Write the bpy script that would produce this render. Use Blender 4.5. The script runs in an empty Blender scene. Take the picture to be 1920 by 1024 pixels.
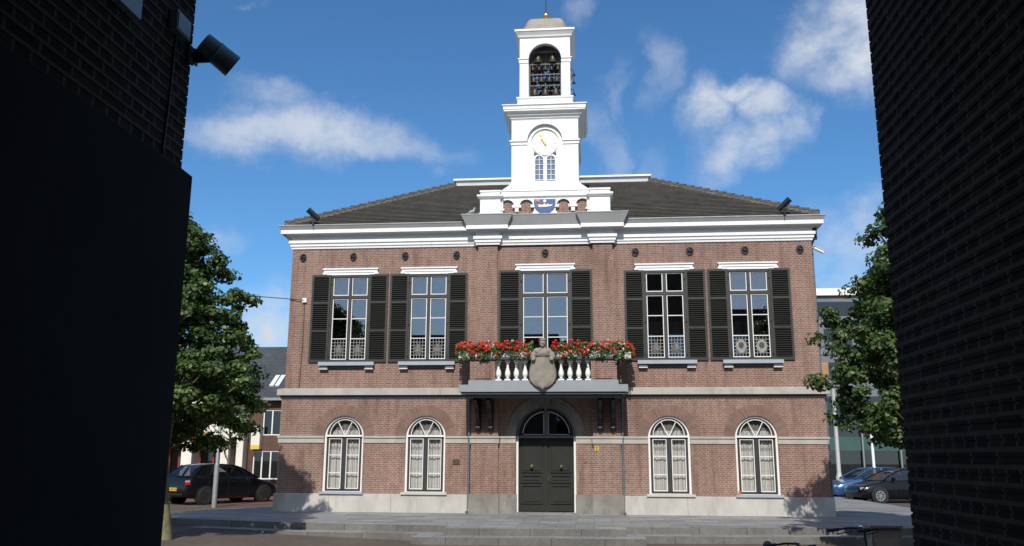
import bpy, bmesh, math, random
import numpy as np
from mathutils import Vector, Matrix, noise
from math import sin, cos, pi, radians as R
random.seed(7); rng = np.random.default_rng(7)
C = bpy.context.scene.collection
SC = bpy.context.scene

# ------------------------------------------------------------------ camera
F_PX, PITCH, ROLL, YAW = 1623.6, 0.21001, 0.004355, -0.093357
CAM = Vector((1.5136, -27.889, 1.7))
cp, sp = cos(PITCH), sin(PITCH)
fw = Vector((sin(YAW)*cp, cos(YAW)*cp, sp)); ri = Vector((cos(YAW), -sin(YAW), 0)); up = ri.cross(fw)
rr = ri*cos(ROLL)+up*sin(ROLL); uu = -ri*sin(ROLL)+up*cos(ROLL)
cam = bpy.data.cameras.new('camera'); cam.sensor_width = 36; cam.lens = F_PX/1920*36
cam.clip_start = 0.05; cam.clip_end = 2000
co = bpy.data.objects.new('camera', cam); C.objects.link(co)
m = Matrix.Identity(4)
for i in range(3):
    m[i][0] = rr[i]; m[i][1] = uu[i]; m[i][2] = -fw[i]; m[i][3] = CAM[i]
co.matrix_world = m; SC.camera = co

# ------------------------------------------------------------------ light
SUN_EL, SUN_AZ = 40.5, 1.0
sl = bpy.data.lights.new('sun', 'SUN'); sl.energy = 4.4; sl.angle = R(0.53); sl.color = (1.0, .955, .88)
so = bpy.data.objects.new('sun', sl); C.objects.link(so)
so.rotation_euler = (R(90-SUN_EL), 0, R(-SUN_AZ))
SC.view_settings.view_transform = 'Standard'; SC.view_settings.look = 'None'
SC.view_settings.exposure = 0; SC.view_settings.gamma = 1

W = bpy.data.worlds.new("World"); SC.world = W; W.use_nodes = True
nt = W.node_tree; nt.nodes.clear()
def nn(t, **k):
    n = nt.nodes.new(t)
    for a, v in k.items(): setattr(n, a, v)
    return n
def lk(a, b): nt.links.new(a, b)
def vmath(op, a, b=None):
    n = nn('ShaderNodeVectorMath', operation=op)
    for i, x in enumerate((a, b)):
        if x is None: continue
        if hasattr(x, 'links'): lk(x, n.inputs[i])
        else: n.inputs[i].default_value = x
    return n
def fmath(op, a, b=None, clamp=False):
    n = nn('ShaderNodeMath', operation=op, use_clamp=clamp)
    for i, x in enumerate((a, b)):
        if x is None: continue
        if hasattr(x, 'links'): lk(x, n.inputs[i])
        else: n.inputs[i].default_value = x
    return n.outputs[0]
sky = nn('ShaderNodeTexSky', sky_type='NISHITA'); sky.sun_disc = False
sky.sun_elevation = R(SUN_EL); sky.sun_rotation = R(180-SUN_AZ); sky.air_density = 1.0; sky.dust_density = 0.25; sky.ozone_density = 3.0
tc = nn('ShaderNodeTexCoord'); D0 = tc.outputs['Generated']
def noise_w(scale, det, rough=.6, vec=D0):
    n = nn('ShaderNodeTexNoise'); n.inputs['Scale'].default_value = scale; n.inputs['Detail'].default_value = det
    n.inputs['Roughness'].default_value = rough; lk(vec, n.inputs['Vector']); return n
nA = noise_w(7, 5); nB = noise_w(26, 5, .7)
wa = vmath('SUBTRACT', nA.outputs['Color'], (.5, .5, .5)); wa = vmath('SCALE', wa.outputs[0]); wa.inputs[3].default_value = .13
wb = vmath('SUBTRACT', nB.outputs['Color'], (.5, .5, .5)); wb = vmath('SCALE', wb.outputs[0]); wb.inputs[3].default_value = .035
DW = vmath('ADD', vmath('ADD', D0, wa.outputs[0]).outputs[0], wb.outputs[0]).outputs[0]
def pxdir(x, y): return (fw + rr*((x-960)/F_PX) - uu*((y-512)/F_PX)).normalized()
CL = [(530,172,60,24,.45),(500,240,120,42,.75),(600,240,130,50,.85),(690,272,120,34,.6),(790,290,70,26,.38),(400,215,70,26,.3),
      (1322,190,44,50,.95),(1370,150,60,26,.9),(1428,180,38,42,.85),(1440,262,42,50,.8),(1375,265,60,42,.75),(1360,320,50,36,.35),
      (1560,70,72,66,1.0),(1600,110,80,60,1.0),(1640,40,90,80,1.0),(1230,150,22,60,.32),(1130,290,26,55,.3),(1165,200,16,60,.2),
      (1590,460,80,60,.62),(1640,400,40,40,.6),(1560,520,90,50,.5),(385,425,60,28,.4),(515,630,60,70,1.0),(830,335,24,12,.35),(1092,10,30,26,.28),(495,4,24,10,.3),(1700,560,120,60,.5),(1210,300,30,30,.18)]
acc = None
for (x, y, rx, ry, st) in CL:
    c = pxdir(x, y)
    d = vmath('SUBTRACT', DW, tuple(c))
    s = vmath('MULTIPLY', d.outputs[0], (F_PX/rx, F_PX/(rx+ry), F_PX/ry))
    l = vmath('LENGTH', s.outputs[0])
    mr = nn('ShaderNodeMapRange', interpolation_type='SMOOTHSTEP'); lk(l.outputs['Value'], mr.inputs[0])
    mr.inputs[1].default_value = 1.6; mr.inputs[2].default_value = .2; mr.inputs[3].default_value = 0; mr.inputs[4].default_value = st
    acc = mr.outputs[0] if acc is None else fmath('MAXIMUM', acc, mr.outputs[0])
nC = noise_w(14, 8, .62, vmath('MULTIPLY', D0, (1, 1, 1.5)).outputs[0])
mr = nn('ShaderNodeMapRange'); lk(nC.outputs['Fac'], mr.inputs[0]); mr.inputs[1].default_value = .36; mr.inputs[2].default_value = .60; mr.inputs[3].default_value = .28; mr.inputs[4].default_value = 1.0
front = fmath('MULTIPLY', acc, mr.outputs[0])
# broken clouds in the half of the sky behind the photographer (seen in the window panes)
sx = nn('ShaderNodeSeparateXYZ'); lk(D0, sx.inputs[0])
nD = noise_w(2.6, 3, .5, vmath('MULTIPLY', D0, (1, 1, 2.2)).outputs[0])
mb = nn('ShaderNodeMapRange'); lk(nD.outputs['Fac'], mb.inputs[0]); mb.inputs[1].default_value = .40; mb.inputs[2].default_value = .66; mb.inputs[3].default_value = .50; mb.inputs[4].default_value = .72
mk = nn('ShaderNodeMapRange'); lk(sx.outputs[1], mk.inputs[0]); mk.inputs[1].default_value = .1; mk.inputs[2].default_value = -.3; mk.inputs[4].default_value = 1
back = fmath('MULTIPLY', mb.outputs[0], mk.outputs[0])
cloud = fmath('MAXIMUM', front, back, clamp=True)
tint = nn('ShaderNodeMix', data_type='RGBA', blend_type='MULTIPLY'); tint.inputs[0].default_value = 1
lk(sky.outputs[0], tint.inputs[6]); tint.inputs[7].default_value = (.58, .95, 1.20, 1)
cm = nn('ShaderNodeMix', data_type='RGBA'); lk(cloud, cm.inputs[0]); lk(tint.outputs[2], cm.inputs[6])
cm.inputs[7].default_value = (6.0, 6.5, 7.3, 1)
bg = nn('ShaderNodeBackground'); bg.inputs[1].default_value = 0.11; lk(cm.outputs[2], bg.inputs[0])
ow = nn('ShaderNodeOutputWorld'); lk(bg.outputs[0], ow.inputs[0])

# ------------------------------------------------------------------ helpers
class M:
    def __init__(s): s.v = []; s.f = []; s.sm = False
    def add(s, vs, fs):
        o = len(s.v); s.v += [tuple(p) for p in vs]; s.f += [tuple(i+o for i in f) for f in fs]; return s
    def box(s, x0, x1, y0, y1, z0, z1):
        return s.add([(x0,y0,z0),(x1,y0,z0),(x1,y1,z0),(x0,y1,z0),(x0,y0,z1),(x1,y0,z1),(x1,y1,z1),(x0,y1,z1)],
                     [(0,3,2,1),(4,5,6,7),(0,1,5,4),(1,2,6,5),(2,3,7,6),(3,0,4,7)])
    def obox(s, c, size, rot):   # oriented box
        hx, hy, hz = [a/2 for a in size]; mt = rot if isinstance(rot, Matrix) else Matrix.Rotation(rot[1], 3, rot[0])
        vs = [Vector(c)+mt@Vector(p) for p in [(-hx,-hy,-hz),(hx,-hy,-hz),(hx,hy,-hz),(-hx,hy,-hz),(-hx,-hy,hz),(hx,-hy,hz),(hx,hy,hz),(-hx,hy,hz)]]
        return s.add(vs, [(0,3,2,1),(4,5,6,7),(0,1,5,4),(1,2,6,5),(2,3,7,6),(3,0,4,7)])
    def tube(s, pts, r, n=8, cap=True):
        pts = [Vector(p) for p in pts]; rs = r if isinstance(r, (list, tuple)) else [r]*len(pts)
        o = []; vs = []; ref = None
        for i, p in enumerate(pts):
            t = (pts[min(i+1, len(pts)-1)]-pts[max(i-1, 0)]).normalized()
            if ref is None: ref = t.orthogonal().normalized()
            ref = (ref - t*ref.dot(t)).normalized(); b = t.cross(ref)
            for k in range(n):
                a = 2*pi*k/n; vs.append(p+(ref*cos(a)+b*sin(a))*rs[i])
        fs = []
        for i in range(len(pts)-1):
            for k in range(n):
                k2 = (k+1) % n; fs.append((i*n+k, i*n+k2, (i+1)*n+k2, (i+1)*n+k))
        if cap: fs.append(tuple(range(n))[::-1]); fs.append(tuple((len(pts)-1)*n+k for k in range(n)))
        return s.add(vs, fs)
    def lathe(s, prof, c=(0,0,0), n=14, rot=None):   # prof (r,z)
        vs = []; c = Vector(c)
        for (r_, z) in prof:
            for k in range(n):
                a = 2*pi*k/n; p = Vector((r_*cos(a), r_*sin(a), z)); p = rot@p if rot else p; vs.append(p+c)
        fs = []
        for i in range(len(prof)-1):
            for k in range(n):
                k2 = (k+1) % n; fs.append((i*n+k, i*n+k2, (i+1)*n+k2, (i+1)*n+k))
        fs.append(tuple(range(n))[::-1]); fs.append(tuple((len(prof)-1)*n+k for k in range(n)))
        return s.add(vs, fs)
    def prism(s, poly, y0, y1):   # polygon in XZ, between y0 and y1 (convex or simple)
        n = len(poly)
        return s.add([(x, y0, z) for x, z in poly]+[(x, y1, z) for x, z in poly],
                     [tuple(range(n)), tuple(range(2*n-1, n-1, -1))]+[(i, i+n, (i+1) % n+n, (i+1) % n) for i in range(n)])
    def ring(s, cx, cz, r0, r1, y0, y1, a0=0, a1=180, n=24):
        vs = []; fs = []
        for i in range(n+1):
            a = R(a0+(a1-a0)*i/n)
            for r_ in (r0, r1):
                for y in (y0, y1): vs.append((cx+r_*cos(a), y, cz+r_*sin(a)))
        for i in range(n):
            b = 4*i; c = b+4
            fs += [(b, b+2, c+2, c), (b+1, c+1, c+3, b+3), (b, c, c+1, b+1), (b+2, b+3, c+3, c+2)]
        if abs(a1-a0) < 360: fs += [(0, 1, 3, 2), (4*n, 4*n+2, 4*n+3, 4*n+1)]
        return s.add(vs, fs)
    def frame(s, x0, x1, z0, z1, t, y0, y1):
        s.box(x0, x0+t, y0, y1, z0, z1); s.box(x1-t, x1, y0, y1, z0, z1)
        s.box(x0+t, x1-t, y0, y1, z0, z0+t); return s.box(x0+t, x1-t, y0, y1, z1-t, z1)
    def sweep(s, prof, path, closed=False):   # prof: (outward offset, z) closed loop ; path XY with outward on the right hand
        n = len(path); P = [Vector(p) for p in path]; k = len(prof); vs = []
        for i in range(n):
            def nrm(a, b): d = (b-a).normalized(); return Vector((d.y, -d.x))
            if closed or 0 < i < n-1:
                n1 = nrm(P[i-1], P[i]); n2 = nrm(P[i], P[(i+1) % n]); mm = (n1+n2); mm = mm/(mm.length_squared/2) if mm.length > 1e-6 else n1
            elif i == 0: mm = nrm(P[0], P[1])
            else: mm = nrm(P[-2], P[-1])
            for (o, z) in prof: q = P[i]+mm*o; vs.append((q.x, q.y, z))
        fs = []
        for i in range(n if closed else n-1):
            j = (i+1) % n
            for a in range(k):
                b = (a+1) % k; fs.append((i*k+a, j*k+a, j*k+b, i*k+b))
        if not closed: fs += [tuple(range(k)), tuple((n-1)*k+a for a in range(k))[::-1]]
        return s.add(vs, fs)
    def tf(s, mt, start=0):
        s.v[start:] = [tuple(mt@Vector(p)) for p in s.v[start:]]; return s
    def build(s, name, mat, parent=None, label=None, smooth=False, recalc=True, loc=None):
        me = bpy.data.meshes.new(name); me.from_pydata(s.v, [], s.f)
        if recalc:
            bm = bmesh.new(); bm.from_mesh(me); bmesh.ops.recalc_face_normals(bm, faces=bm.faces); bm.to_mesh(me); bm.free()
        if smooth:
            me.polygons.foreach_set('use_smooth', [True]*len(me.polygons))
            me.set_sharp_from_angle(angle=R(38))
        me.materials.append(mat); me.update()
        return link(name, me, parent, label, loc)
def _clusters(q, pad=.012):
    n = len(q.v); par = list(range(n))
    def fd(a):
        while par[a] != a: par[a] = par[par[a]]; a = par[a]
        return a
    for f in q.f:
        for b in f[1:]: par[fd(f[0])] = fd(b)
    bb = {}
    for i, p in enumerate(q.v):
        r = fd(i); e = bb.setdefault(r, [list(p), list(p)])
        for k in range(3): e[0][k] = min(e[0][k], p[k]); e[1][k] = max(e[1][k], p[k])
    ks = list(bb); grp = {k: k for k in ks}
    def fg(a):
        while grp[a] != a: a = grp[a]
        return a
    for i, a in enumerate(ks):
        for b in ks[i+1:]:
            if fg(a) != fg(b) and all(bb[a][0][k]-pad <= bb[b][1][k] and bb[b][0][k]-pad <= bb[a][1][k] for k in range(3)): grp[fg(a)] = fg(b)
    out = {}
    for f in q.f: out.setdefault(fg(fd(f[0])), []).append(f)
    res = []
    for fs in out.values():
        idx = sorted({i for f in fs for i in f}); mp_ = {a: b for b, a in enumerate(idx)}; m_ = M(); m_.add([q.v[i] for i in idx], [tuple(mp_[i] for i in f) for f in fs]); res.append(m_)
    return res
def each(q, name, mat, parent=None, **k):
    return [m_.build(name, mat, parent, **k) for m_ in _clusters(q)]
def link(name, me, parent=None, label=None, loc=None):
    o = bpy.data.objects.new(name, me); C.objects.link(o)
    if parent: o.parent = parent
    if label: o['label'] = label
    if loc: o.location = loc
    return o
def plate(name, outer, holes, y0, y1, mat, parent=None, label=None):
    cu = bpy.data.curves.new(name, 'CURVE'); cu.dimensions = '2D'; cu.fill_mode = 'BOTH'; cu.extrude = abs(y1-y0)/2
    for poly in [outer]+holes:
        sp_ = cu.splines.new('POLY'); sp_.points.add(len(poly)-1); sp_.use_cyclic_u = True
        for i, (x, z) in enumerate(poly): sp_.points[i].co = (x, z, 0, 1)
    t = bpy.data.objects.new(name, cu); C.objects.link(t)
    dg = bpy.context.evaluated_depsgraph_get(); me = bpy.data.meshes.new_from_object(t.evaluated_get(dg))
    bpy.data.objects.remove(t)
    me.transform(Matrix.Translation((0, (y0+y1)/2, 0)) @ Matrix(((1,0,0,0),(0,0,-1,0),(0,1,0,0),(0,0,0,1))))
    bm = bmesh.new(); bm.from_mesh(me); bmesh.ops.remove_doubles(bm, verts=bm.verts, dist=1e-5); bmesh.ops.recalc_face_normals(bm, faces=bm.faces); bm.to_mesh(me); bm.free()
    me.materials.clear(); me.materials.append(mat)
    me.name = name
    return link(name, me, parent, label)
def empty(name, label, cat, loc=(0,0,0), rz=0, group=None):
    o = bpy.data.objects.new(name, None); C.objects.link(o); o.location = loc; o.rotation_euler = (0,0,rz); o.empty_display_size = .2
    return tag(o, label, cat, group)
def tag(o, label, cat=None, group=None):
    o['label'] = label
    if cat: o['category'] = cat
    if group: o['group'] = group
    return o
def struct(o, kind='structure'): o['kind'] = kind; return o
def rect(x0, x1, z0, z1): return [(x0,z0),(x1,z0),(x1,z1),(x0,z1)]
def arch(cx, hw, zb, zs, n=20): return [(cx-hw,zb),(cx+hw,zb)]+[(cx+hw*cos(pi*i/n), zs+hw*sin(pi*i/n)) for i in range(n+1)]

# ------------------------------------------------------------------ materials
MATS = {}
class NT:
    def __init__(s, name):
        s.m = bpy.data.materials.new(name); s.m.use_nodes = True; s.t = s.m.node_tree; s.p = s.t.nodes['Principled BSDF']; s.o = s.t.nodes['Material Output']
    def n(s, ty, **k):
        x = s.t.nodes.new(ty)
        for a, v in k.items(): setattr(x, a, v)
        return x
    def l(s, a, b): s.t.links.new(a, b)
    def coords(s): return s.n('ShaderNodeTexCoord').outputs['Object']
    def noise(s, scale, det=4, vec=None, rough=.55):
        x = s.n('ShaderNodeTexNoise'); x.inputs['Scale'].default_value = scale; x.inputs['Detail'].default_value = det; x.inputs['Roughness'].default_value = rough
        s.l(vec if vec is not None else s.coords(), x.inputs['Vector']); return x
    def ramp(s, fac, stops):
        x = s.n('ShaderNodeValToRGB'); s.l(fac, x.inputs[0]); e = x.color_ramp.elements
        while len(e) < len(stops): e.new(.5)
        for i, (p, c) in enumerate(stops): e[i].position = p; e[i].color = (*c, 1) if len(c) == 3 else c
        return x.outputs[0]
    def mix(s, f, a, b, bt='MIX'):
        x = s.n('ShaderNodeMix', data_type='RGBA', blend_type=bt)
        for i, v in ((0, f), (6, a), (7, b)):
            if hasattr(v, 'links'): s.l(v, x.inputs[i])
            else: x.inputs[i].default_value = v if i == 0 else (*v, 1)
        return x.outputs[2]
    def bump(s, h, strength=.3, dist=.01):
        b = s.n('ShaderNodeBump'); b.inputs['Strength'].default_value = strength; b.inputs['Distance'].default_value = dist
        s.l(h, b.inputs['Height']); s.l(b.outputs[0], s.p.inputs['Normal'])
def paint(name, col, rough=.5, var=.12, scale=3, metal=0, bump=0, coat=0, dirt=None, spec=None):
    if name in MATS: return MATS[name]
    t = NT(name); t.p.inputs['Roughness'].default_value = rough; t.p.inputs['Metallic'].default_value = metal
    if coat: t.p.inputs['Coat Weight'].default_value = coat; t.p.inputs['Coat Roughness'].default_value = .04
    if spec is not None: t.p.inputs['Specular IOR Level'].default_value = spec
    a = t.noise(scale, 6); lo = tuple(max(0, c*(1-var)) for c in col); hi = tuple(min(1, c*(1+var)) for c in col)
    c = t.ramp(a.outputs[0], [(.3, lo), (.7, hi)])
    if dirt:
        mpd = t.n('ShaderNodeMapping'); mpd.inputs['Scale'].default_value = (1,1,.3 if 'white' in name or 'stone' in name else 1); t.l(t.coords(), mpd.inputs[0]); b = t.noise(dirt[1], 8, mpd.outputs[0], rough=.7); f = t.ramp(b.outputs[0], [(dirt[2], (0,0,0)), (dirt[2]+.16, (1,1,1))]); c = t.mix(f, c, dirt[0])
    t.l(c, t.p.inputs['Base Color'])
    if bump: t.bump(t.noise(bump[0], 6).outputs[0], bump[1], .01)
    MATS[name] = t.m; return t.m
def brick(name, c1, c2, mortar, w=.25, h=.06, ms=.007, axis='xz', hue=True, squash=True, dirty=.0, rough=.85, msm=.1, offset=.5, tone=.75):
    t = NT(name); t.p.inputs['Roughness'].default_value = rough; t.p.inputs['Specular IOR Level'].default_value = .03 if 'near' in name else .2
    o = t.coords(); s = t.n('ShaderNodeSeparateXYZ'); t.l(o, s.inputs[0]); cb = t.n('ShaderNodeCombineXYZ')
    if axis == 'xz':
        ad0 = t.n('ShaderNodeMath', operation='ADD'); t.l(s.outputs[0], ad0.inputs[0]); t.l(s.outputs[1], ad0.inputs[1])
        dv = t.n('ShaderNodeMath', operation='DIVIDE'); t.l(s.outputs[2], dv.inputs[0]); dv.inputs[1].default_value = h
        fl_ = t.n('ShaderNodeMath', operation='FLOOR'); t.l(dv.outputs[0], fl_.inputs[0]); wn = t.n('ShaderNodeTexWhiteNoise', noise_dimensions='1D'); t.l(fl_.outputs[0], wn.inputs['W'])
        ad = t.n('ShaderNodeMath', operation='MULTIPLY_ADD'); t.l(wn.outputs['Value'], ad.inputs[0]); ad.inputs[1].default_value = w*.14; t.l(ad0.outputs[0], ad.inputs[2])
        t.l(ad.outputs[0], cb.inputs[0]); t.l(s.outputs[2], cb.inputs[1])
    elif axis == 'yz': t.l(s.outputs[1], cb.inputs[0]); t.l(s.outputs[2], cb.inputs[1])
    else: t.l(s.outputs[0], cb.inputs[0]); t.l(s.outputs[1], cb.inputs[1])
    b = t.n('ShaderNodeTexBrick'); t.l(cb.outputs[0], b.inputs['Vector'])
    b.offset = offset; b.offset_frequency = 2
    if squash: b.squash = .5; b.squash_frequency = 2
    b.inputs['Scale'].default_value = 1; b.inputs['Brick Width'].default_value = w; b.inputs['Row Height'].default_value = h
    b.inputs['Mortar Size'].default_value = ms; b.inputs['Mortar Smooth'].default_value = msm; b.inputs['Bias'].default_value = 0
    b.inputs['Color1'].default_value = (*c1, 1); b.inputs['Color2'].default_value = (*c2, 1); b.inputs['Mortar'].default_value = (*mortar, 1)
    n1 = t.noise(.55, 5, o, .6); f1 = t.ramp(n1.outputs[0], [(.3, (tone,)*3), (.7, (1.12,)*3)])
    n2 = t.noise(7, 4, o, .7); f2 = t.ramp(n2.outputs[0], [(.3, (.78, .80, .78)), (.7, (1.18, 1.10, 1.08))])
    c = t.mix(1, t.mix(1, b.outputs[0], f1, 'MULTIPLY'), f2, 'MULTIPLY')
    if dirty:
        st = t.n('ShaderNodeMapping'); st.inputs['Scale'].default_value = (2.2, 2.2, .35); t.l(o, st.inputs[0])
        n3 = t.noise(1.3, 6, st.outputs[0], .7); f3 = t.ramp(n3.outputs[0], [(.5, (0,0,0)), (.75, (dirty,)*3)]); c = t.mix(f3, c, tuple(x*.45 for x in c1))
    t.l(c, t.p.inputs['Base Color']); t.bump(b.outputs['Fac'], -.5, .006)
    MATS[name] = t.m; return t.m
def glass(name, tint=(.02,.025,.03), refl=.22, clear=.75):
    if name in MATS: return MATS[name]
    t = NT(name); t.t.nodes.remove(t.p)
    tr = t.n('ShaderNodeBsdfTransparent'); tr.inputs[0].default_value = (clear, clear, clear*1.02, 1)
    gl = t.n('ShaderNodeBsdfGlossy'); gl.inputs['Roughness'].default_value = .0; gl.inputs[0].default_value = (.92,.96,1,1)
    fr = t.n('ShaderNodeLayerWeight'); fr.inputs[0].default_value = .12
    ad = t.n('ShaderNodeMath', operation='ADD', use_clamp=True); t.l(fr.outputs['Fresnel'], ad.inputs[0]); ad.inputs[1].default_value = refl
    mx = t.n('ShaderNodeMixShader'); t.l(ad.outputs[0], mx.inputs[0]); t.l(tr.outputs[0], mx.inputs[1]); t.l(gl.outputs[0], mx.inputs[2])
    wv = t.noise(1.1, 1); bp = t.n('ShaderNodeBump'); bp.inputs['Strength'].default_value = .04; bp.inputs['Distance'].default_value = .02
    t.l(mx.outputs[0], t.o.inputs[0]); MATS[name] = t.m; return t.m

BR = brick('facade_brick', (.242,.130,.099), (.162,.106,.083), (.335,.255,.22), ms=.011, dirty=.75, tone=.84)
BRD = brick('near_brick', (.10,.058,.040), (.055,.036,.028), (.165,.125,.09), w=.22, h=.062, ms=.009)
BRS = brick('shop_brick', (.12,.06,.042), (.085,.045,.034), (.16,.12,.10), ms=.008)
WHITE = paint('white_paint', (.79,.79,.775), .55, .04, 2.0, dirt=((.56,.56,.53), 4.0, .60), bump=(30,.12))
WHITE2 = paint('white_joinery', (.76,.75,.71), .4, .04, 4)
GREYW = paint('grey_gutter_paint', (.40,.40,.40), .5, .08, 2)
STONE = paint('pale_stone_band', (.40,.375,.335), .8, .12, 2.2, bump=(30,.2), dirt=((.27,.25,.22), 1.6, .56))
PLINTH = paint('plinth_stone', (.46,.445,.41), .85, .13, 1.4, bump=(18,.25), dirt=((.34,.31,.27), 1.1, .5))
DSTONE = paint('door_stone', (.22,.205,.18), .85, .25, 2.0, bump=(18,.3), dirt=((.13,.13,.12), 2.4, .52))
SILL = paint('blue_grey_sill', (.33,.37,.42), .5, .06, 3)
SILL2 = paint('pale_sill', (.48,.47,.43), .7, .08, 3)
DARKG = paint('dark_green_paint', (.017,.019,.015), .42, .15, 4)
SHUT = paint('shutter_paint', (.024,.024,.018), .5, .2, 5)
FRAME = paint('grey_frame_paint', (.034,.034,.037), .45, .1, 4)
BLACK = paint('interior_dark', (.012,.011,.010), .9, .3, 2)
IRON = paint('black_iron', (.018,.018,.020), .5, .2, 8)
ZINC = paint('zinc_grey', (.14,.155,.165), .5, .15, 6, metal=.3)
ZINC2 = paint('weathered_zinc', (.30,.31,.31), .5, .15, 4, metal=.1)
TGREY = paint('lead_roof', (.30,.27,.24), .7, .15, 3)
GOLD = paint('gold_leaf', (.85,.56,.16), .25, .05, 5, metal=1)
BRASS = paint('brass', (.55,.42,.18), .3, .1, 8, metal=1)
BRONZE = paint('bell_bronze', (.07,.062,.045), .45, .3, 9, metal=.6)
GL = glass('window_glass', refl=.21)
GL2 = glass('ground_floor_glass', refl=.05, clear=.93)
SCULPT = paint('weathered_stone', (.25,.225,.185), .9, .2, 5, bump=(25,.5), dirt=((.13,.12,.10), 5.5, .55))
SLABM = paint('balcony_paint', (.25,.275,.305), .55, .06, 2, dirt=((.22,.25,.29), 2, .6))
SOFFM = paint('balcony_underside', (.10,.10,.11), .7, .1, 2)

# ------------------------------------------------------------------ ground
def sst(a): a = max(0, min(1, a)); return a*a*(3-2*a)
def gz(x, y):
    zf = -.40 if x > -3 else (-.22 if x < -10 else -.40+.18*(-3-x)/7)
    if x > 8: zf = -.40
    b = -.03 if x < 2 else -.13
    t = sst((y+3.6)/3.4)
    return zf*(1-t)+b*t
xs = sorted(set([-400,-200,-100,-60,-40,-30,400,200,100,60,40,30]+[round(-24+.8*i, 2) for i in range(61)]))
ys = sorted(set([-300,-120,-60,400,200,100,60,40,30]+[round(-40+.8*i, 2) for i in range(81)]))
g = M(); g.add([(x, y, gz(x, y)) for y in ys for x in xs], [(j*len(xs)+i, j*len(xs)+i+1, (j+1)*len(xs)+i+1, (j+1)*len(xs)+i) for j in range(len(ys)-1) for i in range(len(xs)-1)])
PAVB = brick('plaza_clinker', (.150,.118,.095), (.115,.095,.080), (.095,.085,.072), w=.2, h=.1, ms=.006, axis='xy', squash=False, dirty=.3)
struct(g.build('ground', PAVB, recalc=False))
# red clinker road in front of the shops
ROADM = brick('road_clinker', (.235,.10,.085), (.19,.085,.075), (.14,.10,.09), w=.2, h=.1, ms=.006, axis='xy', squash=False)
rd = M()
def rl(y): return -13.6 - .0*y
rd.add([(-60,4.2,-.022),(-11.3,3.4,-.022),(-9.2,6.4,-.022),(-9.2,24,-.022),(-60,24,-.022)], [(0,1,2,3,4)])
struct(rd.build('road', ROADM, recalc=False))

SLAB = NT('grey_granite_paving'); t = SLAB; o = t.coords(); s_ = t.n('ShaderNodeSeparateXYZ'); t.l(o, s_.inputs[0]); cb = t.n('ShaderNodeCombineXYZ')
t.l(s_.outputs[0], cb.inputs[0]); t.l(s_.outputs[1], cb.inputs[1])
b = t.n('ShaderNodeTexBrick'); t.l(cb.outputs[0], b.inputs['Vector']); b.inputs['Scale'].default_value = 1; b.inputs['Brick Width'].default_value = 1.0; b.inputs['Row Height'].default_value = .5
b.inputs['Mortar Size'].default_value = .012; b.inputs['Color1'].default_value = (.285,.285,.28,1); b.inputs['Color2'].default_value = (.185,.187,.19,1); b.inputs['Mortar'].default_value = (.13,.13,.13,1)
nz = t.noise(1.1, 7, o, .65); nf = t.ramp(nz.outputs[0], [(.3, (.8,.8,.8)), (.7, (1.15,1.15,1.15))]); n5 = t.noise(40, 2, o); nf2 = t.ramp(n5.outputs[0], [(.3, (.9,.9,.9)), (.7, (1.08,1.08,1.08))])
t.l(t.mix(1, t.mix(1, b.outputs[0], nf, 'MULTIPLY'), nf2, 'MULTIPLY'), t.p.inputs['Base Color']); t.p.inputs['Roughness'].default_value = .75
SLAB = SLAB.m
RISER = brick('granite_kerb_blocks', (.175,.172,.162), (.15,.147,.14), (.08,.08,.075), w=1.35, h=3.0, ms=.012, squash=False, rough=.8, offset=.0)
p = M()
sec = [([(-10.8,-2.9),(-8.7,-3.55),(-6.65,-4.16),(-4.4,-4.38),(-2.3,-4.5)]), ([(-2.3,-5.42),(2.3,-5.2)]), ([(2.3,-4.42),(9.3,-3.72),(14,-3.3)])]
for line in sec:
    for (a, b_) in zip(line[:-1], line[1:]):
        p.add([(a[0],a[1],-.05),(b_[0],b_[1],-.05),(b_[0],.4,0),(a[0],.4,0)], [(0,1,2,3)])
p.add([(-10.8,-2.9,-.05),(-10.8,.4,0),(-11.5,-1.4,-.03)], [(0,1,2)])
p.add([(-10.8,.4,0),(-9.9,2.2,-.01),(-11.1,.4,-.01)], [(0,1,2)])
p.add([(-10.8,.4,0),(-11.5,-1.4,-.03),(-11.1,.4,-.01)], [(0,2,1)])
p.add([(-10.8,.4,0),(-8.7,.4,0),(-8.7,3.2,0),(-9.9,2.2,-.01)], [(0,1,2,3)])
p.add([(8.7,.4,0),(14,.4,0),(12.75,4,0),(12.75,17,0),(8.7,17,0)], [(0,1,2,3,4)])
for (a, b_) in [((-11.5,-1.4,-.03),(-10.8,-2.9,-.05)),]:
    p.add([a, b_, (b_[0],b_[1],-.3), (a[0],a[1],-.3)], [(0,1,2,3)])
struct(p.build('pavement', SLAB, recalc=False))
k = M(); kt = M()
k.add([(12.75,4,.0),(12.75,17,.0),(12.75,17,-.25),(12.75,4,-.25)], [(0,1,2,3)])
k.add([(14,.4,.0),(12.75,4,.0),(12.75,4,-.25),(14,.4,-.25)], [(0,1,2,3)])
def step(line, ztop, zbot, treadback, out=0):
    pts = [(x, y-out) for x, y in line]
    for (a, b_) in zip(pts[:-1], pts[1:]):
        k.add([(a[0],a[1],ztop),(b_[0],b_[1],ztop),(b_[0],b_[1],zbot),(a[0],a[1],zbot)], [(0,3,2,1)])
        if treadback: kt.add([(a[0],a[1],ztop),(b_[0],b_[1],ztop),(b_[0],b_[1]+treadback,ztop),(a[0],a[1]+treadback,ztop)], [(0,1,2,3)])
    if treadback:
        for a in (pts[0], pts[-1]): k.add([(a[0],a[1],ztop),(a[0],a[1]+treadback,ztop),(a[0],a[1]+treadback,zbot),(a[0],a[1],zbot)], [(0,1,2,3)])
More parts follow.
